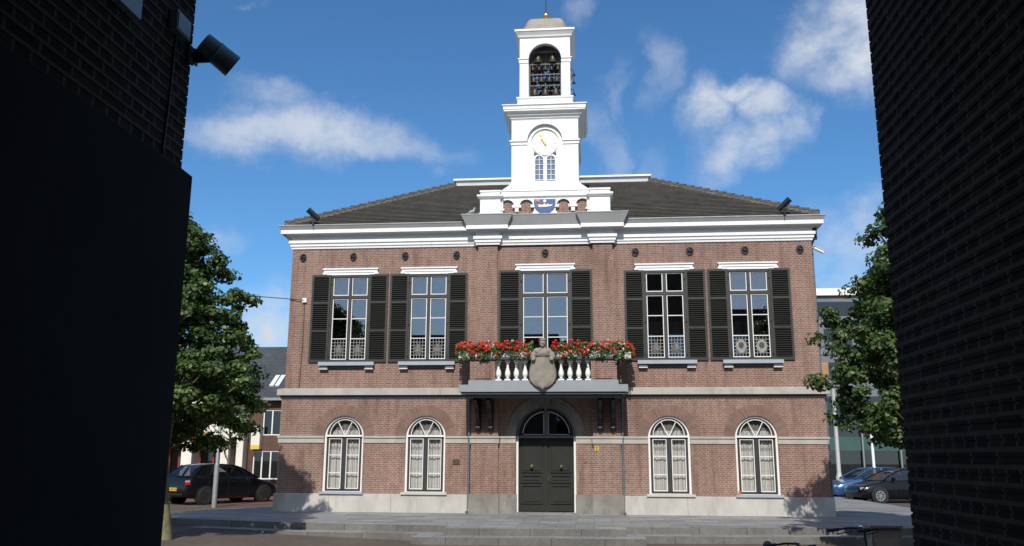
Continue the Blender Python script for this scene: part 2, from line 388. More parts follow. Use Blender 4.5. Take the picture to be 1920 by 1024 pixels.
for i, line in enumerate(sec):
    # top kerb stone (10 cm lip) and lower step
    step(line, -.050, -.225, 0)
    lo = list(line)
    if i == 0: lo = [(-10.8,-2.9),(-8.7,-3.55),(-6.65,-4.16),(-4.4,-4.38),(-3.0,-4.46)]
    if i == 1: lo = [(-3.0,-5.42),(2.75,-5.18)]
    if i == 2: lo = [(2.75,-4.37),(2.9,-4.36),(9.3,-3.72),(14,-3.3)]
    step(lo, -.225, -.6, 1.9, .60)
for x, y0, y1 in ((-2.3,-5.42,-4.5),(2.3,-5.2,-4.42)):
    k.add([(x,y0,-.05),(x,y1,-.05),(x,y1,-.3),(x,y0,-.3)], [(0,1,2,3)])
struct(k.build('kerb_steps', RISER, recalc=False)); struct(kt.build('step_treads', SLAB, recalc=False))

# ------------------------------------------------------------------ town hall
TH = empty('town_hall', 'two-storey red-brown brick town hall with white cornice, black shutters and white bell tower', 'town hall')
WX = [-6.54, -3.87, 3.87, 6.54]            # window axes
AX = [-6.52, -3.85, 3.85, 6.52]
AHW, AZS = .645, 2.36
outer = [(-8.66,.45),(-.95,.45),(-.95,2.36)] + [(-.95*cos(pi*i/24), 2.36+.95*sin(pi*i/24)) for i in range(1, 24)] + [(.95,2.36),(.95,.45),(8.66,.45),(8.66,3.66),(-8.66,3.66)]
plate('lower_wall', outer, [arch(a, AHW, .60, AZS) for a in AX], -.06, .30, BR, TH)
HU = .66
plate('upper_wall', rect(-8.6,8.6,3.66,8.66), [rect(a-HU,a+HU,4.76,7.68) for a in WX]+[rect(-.80,.80,4.02,7.73)], 0, .30, BR, TH)
w = M()
for sx_ in (-1, 1):
    a, b_ = sorted((sx_*8.66, sx_*8.36)); w.box(a, b_, .30, 13.6, .45, 3.66)
    a, b_ = sorted((sx_*8.6, sx_*8.3)); w.box(a, b_, .30, 13.55, 3.66, 8.66)
w.box(-8.6, 8.6, 13.6, 13.9, .45, 8.66)
each(w, 'side_wall', BR, TH)
w = M(); w.box(-8.2,8.2,1.6,1.7,.1,8.6); w.box(-8.2,8.2,.3,1.6,3.5,3.7); w.box(-8.2,8.2,.3,1.6,.05,.1); w.box(-8.2,8.2,.3,1.6,8.5,8.55)
w.build('interior', BLACK, TH)
# plinth (butts at door)
pl = M()
pr_ = [(0,-.4),(.07,-.4),(.07,.54),(.0,.56)]
pl.sweep(pr_, [(-8.66,13.9),(-8.66,-.06),(-2.42,-.06)]); pl.sweep(pr_, [(2.40,-.06),(8.66,-.06),(8.66,13.9)])
each(pl, 'plinth', PLINTH, TH)
pl = M()
for s in (-1, 1):
    a, b_ = sorted((s*1.46, s*2.42)); pl.box(a, b_, -.26, -.02, -.4, .58)
    a, b_ = sorted((s*1.46, s*.93)); pl.box(a, b_, -.12, .28, -.4, .575)
each(pl, 'door_plinth', DSTONE, TH)
# impost band, string course
ib = M(); pi_ = [(0,2.14),(.035,2.14),(.035,2.27),(.02,2.275),(.02,2.295),(.06,2.30),(.06,2.36),(.0,2.365)]
cuts = [-8.66]+[q for a in AX[:2] for q in (a-AHW, a+AHW)]+[-2.36]
def spans(c): return [(c[i], c[i+1]) for i in range(0, len(c), 2)]
for i, (a, b_) in enumerate(spans(cuts)):
    ib.sweep(pi_, [(a,13.5),(a,-.06),(b_,-.06)] if i == 0 else [(a,-.06),(b_,-.06)])
for i, (a, b_) in enumerate(spans([2.36]+[q for a in AX[2:] for q in (a-AHW, a+AHW)]+[8.66])):
    ib.sweep(pi_, [(a,-.06),(b_,-.06),(b_,13.5)] if b_ > 8 else [(a,-.06),(b_,-.06)])
for s in (-1, 1):
    a, b_ = sorted((s*1.50, s*2.36)); ib.sweep(pi_, [(a,-.02),(a,-.20),(b_,-.20),(b_,-.02)])
    a, b_ = sorted((s*1.50, s*.95)); ib.sweep(pi_, [(a,-.06),(b_,-.06)])
each(ib, 'impost_band', STONE, TH)
sc_ = M(); ps = [(-.06,3.665),(.13,3.665),(.13,3.86),(.08,3.875),(-.06,3.90)]
sc_.sweep(ps, [(-8.66,13.6),(-8.66,-.06),(8.66,-.06),(8.66,13.6)])
SCO = sc_.build('string_course', STONE, TH)
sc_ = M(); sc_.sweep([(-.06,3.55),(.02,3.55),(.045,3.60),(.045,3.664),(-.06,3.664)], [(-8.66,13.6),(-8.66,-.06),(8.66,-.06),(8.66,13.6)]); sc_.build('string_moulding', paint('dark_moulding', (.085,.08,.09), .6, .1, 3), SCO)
# pilasters
for s in (-1, 1):
    a, b_ = sorted((s*1.50, s*2.36)); q = M(); q.box(a, b_, -.20, -.055, .58, 3.59); q.build('lower_pilaster', BR, TH)
    a, b_ = sorted((s*1.57, s*2.21)); q = M(); q.box(a, b_, -.13, .01, 3.87, 8.62); q.build('upper_pilaster', BR, TH)
# brick window arches
VB = NT('voussoir_brick'); t = VB; t.p.inputs['Roughness'].default_value = .85
oi = t.n('ShaderNodeNewGeometry'); t.l(t.mix(1, t.ramp(oi.outputs['Random Per Island'], [(0, (.165,.10,.08)), (.5, (.195,.118,.092)), (1, (.225,.135,.108))]), t.ramp(t.noise(3, 4).outputs[0], [(.3, (.8,.8,.8)), (.7, (1.1,1.1,1.1))]), 'MULTIPLY'), t.p.inputs['Base Color']); VB = VB.m
MORT = paint('mortar', (.25,.185,.155), .9, .1, 5)
for a in AX:
    q = M(); q.ring(a, AZS, AHW, .99, -.064, -.05, 0, 180, 30); mo = q.build('brick_arch', MORT, TH)
    q = M(); n = 40
    for i in range(n): q.ring(a, AZS, AHW+.004, .985, -.068, -.0645, 180*i/n+.35, 180*(i+1)/n-.35, 1)
    q.build('voussoir', VB, mo)
# ---- cornice (white entablature)
def entab(path, top, name='cornice', lift=0):
    z = lambda v: v+lift
    a = M()
    a.sweep([(0,8.60),(.035,8.60),(.045,8.675),(.075,8.685),(.08,8.775),(.115,8.785),(.12,8.795),(.12,8.885),(.04,8.89),(.04,8.99),(.08,9.02),(.10,9.05),(.30,9.09),(.30,9.075),(.335,9.075),(.335,9.20),(0,9.20)], path)
    c = a.build(name, WHITE, TH)
    b = M(); b.sweep([(0,9.20),(.30,9.20),(.335,9.215),(.335+(top-9.2)*.42,top-.035),(0,top-.035)], path)
    b.build('gutter', GREYW, c)
    b = M(); e_ = .345+(top-9.2)*.42; b.sweep([(0,top-.034),(e_,top-.034),(e_,top),(0,top)], path); b.build('gutter_lip', ZINC2, c); return c
entab([(-8.6,13.6),(-8.6,0),(-2.25,0)], 9.36)
entab([(2.25,0),(8.6,0),(8.6,13.6)], 9.36)
entab([(-2.25,.4),(-2.25,-.16),(-1.53,-.16),(-1.53,-.045),(1.53,-.045),(1.53,-.16),(2.25,-.16),(2.25,.4)], 9.55, 'centre_cornice')
# ---- roof
TILE = NT('dark_roof_tile'); t = TILE; t.p.inputs['Roughness'].default_value = .8; o = t.coords()
sxyz = t.n('ShaderNodeSeparateXYZ'); t.l(o, sxyz.inputs[0]); cb = t.n('ShaderNodeCombineXYZ'); t.l(sxyz.outputs[0], cb.inputs[0])
bk = t.n('ShaderNodeTexBrick'); bk.offset = 0; bk.inputs['Scale'].default_value = 1; bk.inputs['Brick Width'].default_value = .23; bk.inputs['Row Height'].default_value = .22; bk.inputs['Mortar Size'].default_value = .012
mu = t.n('ShaderNodeMath', operation='ADD'); t.l(sxyz.outputs[2], mu.inputs[0]); mu.inputs[1].default_value = 0; t.l(mu.outputs[0], cb.inputs[1]); bk.inputs['Row Height'].default_value = .1115
t.l(cb.outputs[0], bk.inputs['Vector']); bk.inputs['Color1'].default_value = (.084,.080,.077,1); bk.inputs['Color2'].default_value = (.062,.060,.058,1); bk.inputs['Mortar'].default_value = (.066,.063,.06,1)
n1 = t.noise(1.2, 8, o, .7); n2 = t.noise(14, 3, o)
c = t.mix(1, bk.outputs[0], t.ramp(n1.outputs[0], [(.3, (.75,.75,.75)), (.7, (1.35,1.3,1.15))]), 'MULTIPLY')
c = t.mix(t.ramp(n2.outputs[0], [(.60, (0,0,0)), (.72, (.6,.6,.6))]), c, (.13,.115,.09)); t.l(c, t.p.inputs['Base Color'])
wv = t.n('ShaderNodeMath', operation='SINE'); ml = t.n('ShaderNodeMath', operation='MULTIPLY'); t.l(sxyz.outputs[0], ml.inputs[0]); ml.inputs[1].default_value = 2*pi/.23; t.l(ml.outputs[0], wv.inputs[0]); t.bump(wv.outputs[0], .4, .015)
TILE = TILE.m
E0 = Vector((8.82, -.22, 9.36)); E1 = Vector((3.81, 4.79, 12.25)); NR = 30
rf = M()
for i in range(NR):
    s0, s1 = i/NR, (i+1)/NR
    x0, y0, z0 = E0.lerp(E1, s0); x1, y1, z1 = E0.lerp(E1, s1)
    rf.add([(-x0,y0-.025,z0+.065),(x0,y0-.025,z0+.065),(x1,y1+.03,z1+.02),(-x1,y1+.03,z1+.02),(-x0,y0-.022,z0+.037),(x0,y0-.022,z0+.037),(x0,y0+.05,z0+.055),(-x0,y0+.05,z0+.055)], [(0,1,2,3),(4,5,1,0),(4,7,6,5)])
    for sg in (-1, 1):
        ya0, ya1 = 13.9+.22-(y0+.22), 13.9+.22-(y1+.22)
        rf.add([(sg*(x0+.02),y0,z0+.045),(sg*(x0+.02),ya0,z0+.045),(sg*x1,ya1,z1+.01),(sg*x1,y1,z1+.01),(sg*x0,y0,z0),(sg*x0,ya0,z0)], [(0,1,2,3),(4,5,1,0)])
rf.add([(-8.78,-.18,9.33),(8.78,-.18,9.33),(3.8,4.8,12.21),(-3.8,4.8,12.21)], [(0,1,2,3)])
rf.add([(-E0.x,14.1,9.36),(E0.x,14.1,9.36),(E1.x,9.1,12.25),(-E1.x,9.1,12.25)], [(0,1,2,3)])
rf.box(-3.8,3.8,4.8,9.1,11.9,12.28)
ROOF = rf.build('roof', TILE, TH, recalc=False)
cr = M(); cr.sweep([(-.2,12.22),(.02,12.22),(.05,12.32),(.08,12.40),(.13,12.42),(.16,12.44),(.16,12.51),(-.2,12.52)], [(-3.72,4.75),(3.72,4.75),(3.72,9.2),(-3.72,9.2)], closed=True)
cr.box(-3.5,3.5,4.9,9.0,12.3,12.49); cr.build('ridge_box_gutter', WHITE, ROOF)
CAPM = paint('ridge_tile', (.085,.078,.07), .8, .3, 6, dirt=((.26,.24,.20), 9, .56)); MORR = paint('ridge_mortar', (.21,.185,.15), .9, .3, 8, dirt=((.12,.11,.10), 10, .5))
for sg in (-1, 1):
    hc = M(); mt_ = M(); n = 20
    for i in range(n):
        a = E0.lerp(E1, i/n); b_ = E0.lerp(E1, (i+1.15)/n)
        a = Vector((sg*a.x, a.y, a.z+.075+.03)); b_ = Vector((sg*b_.x, b_.y, b_.z+.075))
        hc.tube([a, b_], [.105, .085], 8)
        mt_.tube([a+Vector((0,-.03,-.06)), b_+Vector((0,-.03,-.06))], [.085,.075], 6)
    hc.build('hip_ridge', CAPM, ROOF); mt_.build('hip_mortar', MORR, ROOF)

# ---- attic and tower
at = M()
at.box(-1.52,1.52,.02,.3,9.50,10.22); at.build('attic_brick', BR, TH)
WHT = WHITE
q = M()
for s in (-1, 1):
    a, b_ = sorted((s*1.49, s*2.17)); q.box(a, b_, -.14, .55, 9.55, 10.2)
    a, b_ = sorted((s*1.45, s*2.22)); q.box(a, b_, -.18, .59, 9.55, 9.70)
    a, b_ = sorted((s*1.50, s*2.16)); q.box(a, b_, -.13, .54, 10.34, 10.45); a, b_ = sorted((s*1.47, s*2.19)); q.box(a, b_, -.16, .57, 10.45, 10.50)
    a, b_ = sorted((s*1.40, s*1.49)); q.box(a, b_, -.06, .3, 9.86, 10.2); a, b_ = sorted((s*1.36, s*1.49)); q.box(a, b_, -.09, .3, 9.80, 9.86); a, b_ = sorted((s*1.41, s*1.49)); q.box(a, b_, -.05, .3, 9.55, 9.80)
each(q, 'attic_pedestal', WHT, TH)
q = M(); q.sweep([(0,10.2),(.03,10.2),(.10,10.27),(.10,10.33),(0,10.345)], [(-2.17,.6),(-2.17,-.14),(-1.49,-.14),(-1.49,-.02),(1.49,-.02),(1.49,-.14),(2.17,-.14),(2.17,.6)])
q.box(-2.17,2.17,-.14+.13,.6,10.205,10.335); q.build('attic_rail', WHT, TH)
AC = [(-1.26,.22),(-.62,.22),(.62,.22),(1.26,.22)]
band = [(-1.40,9.86)]
pts = [(-1.45,10.2),(-1.45,9.98)]
for c_, h_ in AC:
    pts += [(c_-h_, 9.98)]+[(c_-h_*cos(pi*i/14), 9.98+h_*.88*sin(pi*i/14)) for i in range(1, 14)]+[(c_+h_, 9.98)]
pts += [(1.45,9.98),(1.45,10.2)]
plate('attic_arcade', pts, [], -.07, .02, WHT, TH)
q = M()
for x in (-.94, .94): q.box(x-.15, x+.15, -.10, .02, 9.89, 9.98); q.box(x-.06, x+.06, -.08, .02, 9.75, 9.89)
for x in (-.40, .40): q.box(x-.075, x+.075, -.10, .02, 9.89, 9.98)
each(q, 'arcade_corbel', WHT, TH)
plate('shield_plate', [(-.44,9.60),(.44,9.60),(.44,9.66),(.36,9.78),(.36,9.98),(-.36,9.98),(-.36,9.78),(-.44,9.66)], [], -.06, .02, WHT, TH)
BLUE = paint('blue_enamel', (.035,.095,.27), .4, .08, 5); ORG = paint('orange_detail', (.50,.22,.10), .5, .2, 20); CRM = paint('cream_detail', (.75,.68,.58), .5, .1, 20)
shp = [(-.36,10.16),(-.36,9.97),(-.31,9.84),(-.2,9.74),(0,9.66),(.2,9.74),(.31,9.84),(.36,9.97),(.36,10.16)]
SH = plate('coat_of_arms', shp, [], -.105, -.07, BLUE, TH)
fish = [(-.26,9.91),(-.17,9.885),(0,9.885),(.16,9.90),(.24,9.92),(.27,9.98),(.22,9.965),(.15,9.965),(.10,10.0),(.06,9.96),(-.02,10.01),(-.06,9.95),(-.13,9.96),(-.19,9.98),(-.2,9.93)]
plate('emblem_figure', fish, [], -.118, -.106, CRM, SH)
q = M(); q.lathe([(.055,0),(.055,.012)], (0,-.106,10.09), 12, Matrix.Rotation(pi/2, 3, 'X')); q.build('emblem_star', CRM, SH)
plate('emblem_figure', [(-.33,10.13),(-.30,10.06),(-.24,10.09),(-.2,10.05),(-.16,10.10),(-.18,10.15)], [], -.116, -.106, ORG, SH)
q = M(); q.box(-.30,-.02,-.108,-.1065,9.955,9.985); q.tube([(-.33,-.112,10.13),(-.12,-.112,10.02)], .012, 5); q.build('emblem_figure', ORG, SH)
# tower base
q = M(); q.sweep([(0,10.34),(.0,10.48),(0,10.5)], [(-1.47,.5),(-1.47,-.02),(1.47,-.02),(1.47,.5)]) if False else None
q.box(-1.47,1.47,-.03,.6,10.346,10.48)
q.box(-1.40,1.40,.6,2.6,9.6,10.48)
q.add([(-1.50,-.06,10.48),(1.50,-.06,10.48),(1.50,2.75,10.48),(-1.50,2.75,10.48),(-1.22,.02,10.70),(1.22,.02,10.70),(1.22,2.45,10.70),(-1.22,2.45,10.70)], [(0,1,5,4),(1,2,6,5),(2,3,7,6),(3,0,4,7),(0,3,2,1),(4,5,6,7)])
q.add([(-1.22,.02,10.70),(1.22,.02,10.70),(1.22,2.45,10.70),(-1.22,2.45,10.70),(-1.15,.07,10.80),(1.15,.07,10.80),(1.15,2.37,10.80),(-1.15,2.37,10.80)], [(0,1,5,4),(1,2,6,5),(2,3,7,6),(3,0,4,7),(4,5,6,7)])
q.build('tower_base', WHT, TH)
TY0, TY1, TW = .08, 2.36, 1.14
plate('clock_stage', rect(-TW,TW,10.79,13.12), [arch(0,.60,10.80,12.30)], TY0, TY0+.08, WHT, TH)
q = M(); q.box(-TW,-TW+.14,TY0+.08,TY1,10.79,13.12); q.box(TW-.14,TW,TY0+.08,TY1,10.79,13.12); q.box(-TW+.14,TW-.14,TY1-.14,TY1,10.79,13.12)
q.build('clock_stage_wall', WHT, TH)
plate('clock_recess', rect(-1.0,1.0,10.8,13.05), [arch(0,.475,10.84,12.28)], TY0+.08, TY0+.14, WHT, TH)
plate('clock_panel', rect(-.9,.9,10.8,13.0), [arch(-.20,.165,10.92,11.66),arch(.20,.165,10.92,11.66)], TY0+.14, TY0+.22, WHT, TH)
q = M(); q.ring(0,12.30,.60,.73,TY0-.035,TY0-.0,0,180,30); q.build('arch_moulding', WHT, TH)
q = M()
im = [(0,12.16),(.03,12.16),(.03,12.25),(.07,12.27),(.07,12.31),(0,12.32)]
q.sweep(im, [(-TW,TY1),(-TW,TY0),(-.60,TY0)]); q.sweep(im, [(.60,TY0),(TW,TY0),(TW,TY1)]); each(q, 'clock_impost', WHT, TH)
CY = TY0+.09
CK = M(); CK.lathe([(.445,0),(.445,.03),(.425,.04),(.41,.03),(.01,.04)], (0,CY+.05,12.24), 40, Matrix.Rotation(pi/2, 3, 'X')); CK = CK.build('clock_face', paint('clock_enamel', (.79,.78,.75), .4, .02, 4), TH)
q = M()
for i in range(12):
    a = 2*pi*i/12; q.obox((.35*sin(a), CY+.004, 12.24+.35*cos(a)), (.022,.006,.075), Matrix.Rotation(a, 3, 'Y'))
q.build('hour_mark', paint('pale_gold', (.76,.72,.60), .5, .1, 5), CK)
q = M()
for an, ln, wd, yy in ((-27, .36, .045, -.022), (-33, .25, .06, -.034)):
    a = R(an); q.obox((sin(a)*ln*.38, CY+yy, 12.24+cos(a)*ln*.38), (wd, .01, ln*1.24), Matrix.Rotation(a, 3, 'Y'))
q.build('clock_hand', GOLD, CK)
WB = glass('tower_glass', refl=.35, clear=.8)
for x in (-.20, .20):
    f = plate('tower_window', arch(x,.165,10.92,11.66), [arch(x-.0,.14,10.945,11.655)], TY0+.11, TY0+.20, WHITE2, TH)
    q = M(); q.box(x-.009,x+.009,TY0+.13,TY0+.16,10.945,11.79)
    for z in (11.12,11.30,11.48,11.655): q.box(x-.14,x+.14,TY0+.125,TY0+.155,z-.008,z+.008)
    q.build('glazing_bar', WHITE2, f)
    q = M(); q.prism(arch(x,.15,10.93,11.66), TY0+.172, TY0+.178); q.build('pane', WB, f)
q = M()
for s in (-1, 1): q.prism([(s*.385,11.80),(s*.27,11.86),(s*.385,11.95)][::s], TY0+.125, TY0+.145)
each(q, 'spandrel_light', FRAME, TH)
q = M(); q.box(-.6,.6,.75,.8,10.82,12.4); q.build('tower_room', paint('tower_room', (.25,.27,.30), .8, .5, 9), TH)
# mid cornice
q = M(); sq = [(-TW,TY0),(TW,TY0),(TW,TY1),(-TW,TY1)]
q.sweep([(-.1,13.05),(.0,13.05),(.03,13.10),(.05,13.11),(.05,13.16),(.10,13.19),(.13,13.20),(.13,13.245),(.20,13.30),(.25,13.31),(.25,13.36),(.27,13.37),(.27,13.46),(.31,13.50),(.31,13.53),(-.25,13.60),(-.3,13.5)], sq, closed=True)
q.build('tower_cornice', WHT, TH)
BY0, BY1, BW = .30, 2.14, .885
q = M(); q.box(-.95,.95,BY0-.07,BY1+.07,13.52,13.90); q.sweep([(-.06,13.90),(.03,13.90),(.055,13.94),(.055,13.965),(-.06,13.98)], [(-.94,BY0-.06),(.94,BY0-.06),(.94,BY1+.06),(-.94,BY1+.06)], closed=True)
q.box(-.9,.9,BY0+.0,BY1,13.9,13.97); q.build('belfry_plinth', WHT, TH)
BELF = plate('belfry', rect(-BW,BW,13.97,16.20), [arch(0,.575,13.975,15.42)], BY0, BY0+.16, WHT, TH)
plate('belfry_wall', rect(-BW,BW,13.97,16.20), [arch(0,.575,13.975,15.42)], BY1-.16, BY1, WHT, BELF)
for s in (-1, 1):
    o = plate('belfry_wall', rect(-.76,.76,13.97,16.20), [arch(0,.50,13.975,15.42)], -.08, .08, WHT, BELF)
    o.rotation_euler = (0,0,pi/2); o.location = (s*(BW-.08), (BY0+BY1)/2, 0)
q = M(); q.ring(0,15.42,.575,.68,BY0-.03,BY0,0,180,26)
bi = [(0,15.28),(.025,15.28),(.03,15.40),(.06,15.41),(.06,15.45),(0,15.46)]
q.sweep(bi, [(-BW,BY1),(-BW,BY0),(-.575,BY0)]); q.sweep(bi, [(.575,BY0),(BW,BY0),(BW,BY1)])
each(q, 'belfry_moulding', WHT, BELF)
q = M(); q.sweep([(-.2,16.20),(.0,16.20),(.02,16.24),(.05,16.25),(.07,16.31),(.15,16.42),(.17,16.43),(.17,16.50),(-.2,16.56)], [(-BW,BY0),(BW,BY0),(BW,BY1),(-BW,BY1)], closed=True)
q.box(-.8,.8,BY0+.1,BY1-.1,16.2,16.52)
q.build('belfry_cornice', WHT, TH)
# dome (square, bell-shaped)
q = M(); cyy = (BY0+BY1)/2; prof = [(1.04,16.505),(.98,16.56),(.80,16.60),(.775,16.70),(.77,16.82),(.72,16.84),(.70,16.98),(.62,17.12),(.42,17.22),(.10,17.26)]
def rsq(h, n=6, rr_=.28):
    r_ = h*rr_; P = []
    for (cx_, cy_, a0) in ((h-r_, h-r_, 0), (-h+r_, h-r_, 90), (-h+r_, -h+r_, 180), (h-r_, -h+r_, 270)):
        for i in range(n+1): a = R(a0+90*i/n); P.append((cx_+r_*cos(a), cy_+r_*sin(a)))
    return P
L_ = [rsq(h, 6, .04 if i < 2 else .3) for i, (h, z) in enumerate(prof)]; n = len(L_[0])
q.add([(x, y*1.02+cyy, prof[i][1]) for i, l in enumerate(L_) for x, y in l], [(i*n+k_, i*n+(k_+1) % n, (i+1)*n+(k_+1) % n, (i+1)*n+k_) for i in range(len(L_)-1) for k_ in range(n)]+[tuple((len(L_)-1)*n+k_ for k_ in range(n))])
q.build('dome', TGREY, TH, smooth=True)
q = M(); q.lathe([(.09,17.24),(.05,17.30),(.05,17.40),(.02,17.42)], (0,cyy,0), 12); q.tube([(0,cyy,17.4),(0,cyy,19.3)], .018, 6)
FIN = q.build('finial_rod', IRON, TH)
q = M(); q.lathe([(.001,-.14)]+[(.14*cos(R(a)), .14*sin(R(a))) for a in range(-75, 80, 15)]+[(.001,.14)], (0,cyy,17.55), 18); q.build('gold_ball', GOLD, FIN, smooth=True)
# bells
def bell_prof(r_): return [(r_*.06,r_*1.75),(r_*.40,r_*1.68),(r_*.52,r_*1.5),(r_*.58,r_*1.0),(r_*.70,r_*.5),(r_*.92,r_*.12),(r_*1.0,0),(r_*.93,0.0),(r_*.6,r_*.5),(r_*.4,r_*1.4)]
bmesh_cache = {}
def bell(x, y, z, r_):
    if r_ not in bmesh_cache:
        q = M(); q.lathe(bell_prof(r_), (0,0,0), 14); q.tube([(0,0,r_*1.7),(0,0,r_*2.1)], r_*.12, 6); q.lathe([(r_*.1,-r_*.3),(r_*.16,-r_*.15),(r_*.06,r_*.2)], (0,0,0), 8)
        o = q.build('bell', BRONZE, BELF, smooth=True, loc=(x,y,z)); bmesh_cache[r_] = o
    else:
        o = bmesh_cache[r_].copy(); C.objects.link(o); o.location = (x,y,z); o.parent = BELF
for yy, dx in ((.60,0), (1.05,.06), (1.55,-.05), (1.88,.02)):
    for x in (-.37, 0, .37): bell(x+dx, yy, 14.12, .175)
    for x in (-.41, -.14, .14, .41): bell(x+dx*.5, yy, 14.64, .13)
    for x in (-.44, -.22, 0, .22, .44): bell(x+dx*.5, yy, 15.11, .09)
for yy in (.7, 1.5):
    for x in (-.26, .26): bell(x, yy, 15.40, .21)
q = M()
for yy in (.60, 1.05, 1.55, 1.88):
    for z in (14.52, 14.94, 15.33): q.box(-.72,.72,yy-.02,yy+.02,z,z+.04)
    for x in (-.55,.55): q.box(x-.02,x+.02,yy-.045,yy-.02,13.98,15.8)
    for z in (14.52, 14.94, 15.33):
        for x in np.linspace(-.45,.45,7): q.tube([(x,yy-.03,z-.10),(x+.015,yy-.03,z+.08)], .009, 4)
q.box(-.72,.72,.62,1.9,15.80,15.86)
q.build('bell_frame', paint('bell_frame', (.10,.105,.11), .6, .2, 6), BELF)
q = M()
for z in (14.15,14.45,14.9,15.2): q.tube([(.80,.9,z+.1),(.98,.95,z+.05),(1.0,.95,z-.08)], .012, 5); q.lathe([(.02,.08),(.05,.02),(.07,-.02)], (1.0,.95,z-.14), 8)
q.build('side_bell_bracket', IRON, BELF)

# ---- upper windows
LEAD = paint('lead_came', (.42,.43,.42), .6, .15, 9)
def stained(x0, x1, z0, z1, par, style):
    q = M(); nx = 5
    for i in range(1, nx): x = x0+(x1-x0)*i/nx; q.box(x-.005,x+.005,.060,.066,z0,z1)
    for i in range(1, 6): z = z0+(z1-z0)*i/6; q.box(x0,x1,.060,.066,z-.005,z+.005)
    q.build('lead_came', LEAD, par)
    cx_, cz_ = (x0+x1)/2, (z0+z1)/2
    cols = [(.17,.11,.07),(.10,.13,.09),(.19,.165,.11),(.10,.12,.15),(.17,.17,.16)]
    random.shuffle(cols)
    if style:
        q = M(); pts_ = [(.17*cos(2*pi*i/20)*(1+.12*cos(6*pi*i/20*2)), .21*sin(2*pi*i/20)*(1+.1*cos(8*pi*i/20))) for i in range(20)]
        q.prism([(cx_+a, cz_+b_) for a, b_ in pts_], .050, .058); q.build('stained_glass', paint('pale_stained_glass', (.27,.27,.25), .4, .5, 22), par)
        q = M(); q.prism([(cx_+.085*cos(2*pi*i/14), cz_+.03+.10*sin(2*pi*i/14)) for i in range(14)], .046, .050); q.build('stained_glass', paint('brown_stained_glass', (.10,.07,.05), .3, .4, 22), par)
    else:
        for j, (dx, dz, w_, h_) in enumerate(((0,.03,.07,.13),(-.09,-.02,.035,.10),(.09,-.02,.035,.10),(0,-.16,.12,.035))):
            q = M(); q.prism([(cx_+dx-w_,cz_+dz-h_),(cx_+dx+w_,cz_+dz-h_),(cx_+dx+w_*.8,cz_+dz+h_*.6),(cx_+dx,cz_+dz+h_),(cx_+dx-w_*.8,cz_+dz+h_*.6)], .050+.002*j, .058); q.build('stained_glass', paint('stained_%d' % j, cols[j], .3, .5, 25), par)
def upper_window(cx_, zb, zt, hw, style):
    q = M(); q.frame(cx_-hw, cx_+hw, zb, zt, .065, .01, .13); q.box(cx_-.045,cx_+.045,.0,.12,zb+.065,zt-.065)
    q.box(cx_-hw+.065,cx_-.045,-.005,.12,6.88,6.97); q.box(cx_+.045,cx_+hw-.065,-.005,.12,6.88,6.97)
    q.box(cx_-hw-.02,cx_+hw+.02,-.012,.0,zt-.07,zt)
    wd = q.build('window', FRAME, TH)
    zl = zb+.065
    for s in (-1, 1):
        a, b_ = sorted((cx_+s*.055, cx_+s*(hw-.075)))
        q = M(); T = .026
        q.frame(a, b_, 6.985, zt-.078, T, .025, .055)
        q.frame(a, b_, max(zl+.01, 4.84), 6.87, T, .025, .055)
        for z in (6.20, 5.53): q.box(a+T,b_-T,.028,.052,z-.013,z+.013)
        if zb < 4.5: q.box(a+T,b_-T,.028,.052,4.84,4.866)
        q.build('glazing_bar', WHITE2, wd)
        q = M(); q.box(a,b_,.070,.074,zb+.07,zt-.075); q.build('pane', GL, wd)
        if zb > 4.5: stained(a+T, b_-T, 4.87, 5.515, wd, style)
    return wd
for i, a in enumerate(WX):
    upper_window(a, 4.76, 7.68, HU, i == 3)
    q = M(); q.box(a-.93,a+.93,-.17,.03,4.63,4.745); sb = q.build('window_sill', SILL, TH)
    q = M()
    for s in (-1, 1): q.box(a+s*.76-.13,a+s*.76+.13,-.12,-.0,4.53,4.628)
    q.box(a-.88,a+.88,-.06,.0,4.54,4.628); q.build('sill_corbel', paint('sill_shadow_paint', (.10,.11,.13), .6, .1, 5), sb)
    q = M()
    for s in (-1, 1): q.box(a+s*.76-.14,a+s*.76+.14,-.14,-.002,4.505,4.53)
    each(q, 'corbel_foot', WHITE2, sb)
    q = M(); q.box(a-.92,a+.92,-.055,.0,7.765,7.86); q.box(a-.955,a+.955,-.09,.0,7.86,7.905); q.box(a-.955,a-.82,-.07,.0,7.70,7.765); q.box(a+.82,a+.955,-.07,.0,7.70,7.765); q.box(a-.82,a+.82,-.035,.0,7.68,7.765)
    q.build('window_hood', WHITE, TH)
upper_window(0, 4.02, 7.73, .80, False)
q = M(); q.box(-.95,.95,-.055,.0,7.82,7.91); q.box(-.985,.985,-.09,.0,7.91,7.955); q.box(-.985,-.86,-.07,.0,7.755,7.82); q.box(.86,.985,-.07,.0,7.755,7.82); q.box(-.86,.86,-.035,.0,7.73,7.82); q.build('window_hood', WHITE, TH)
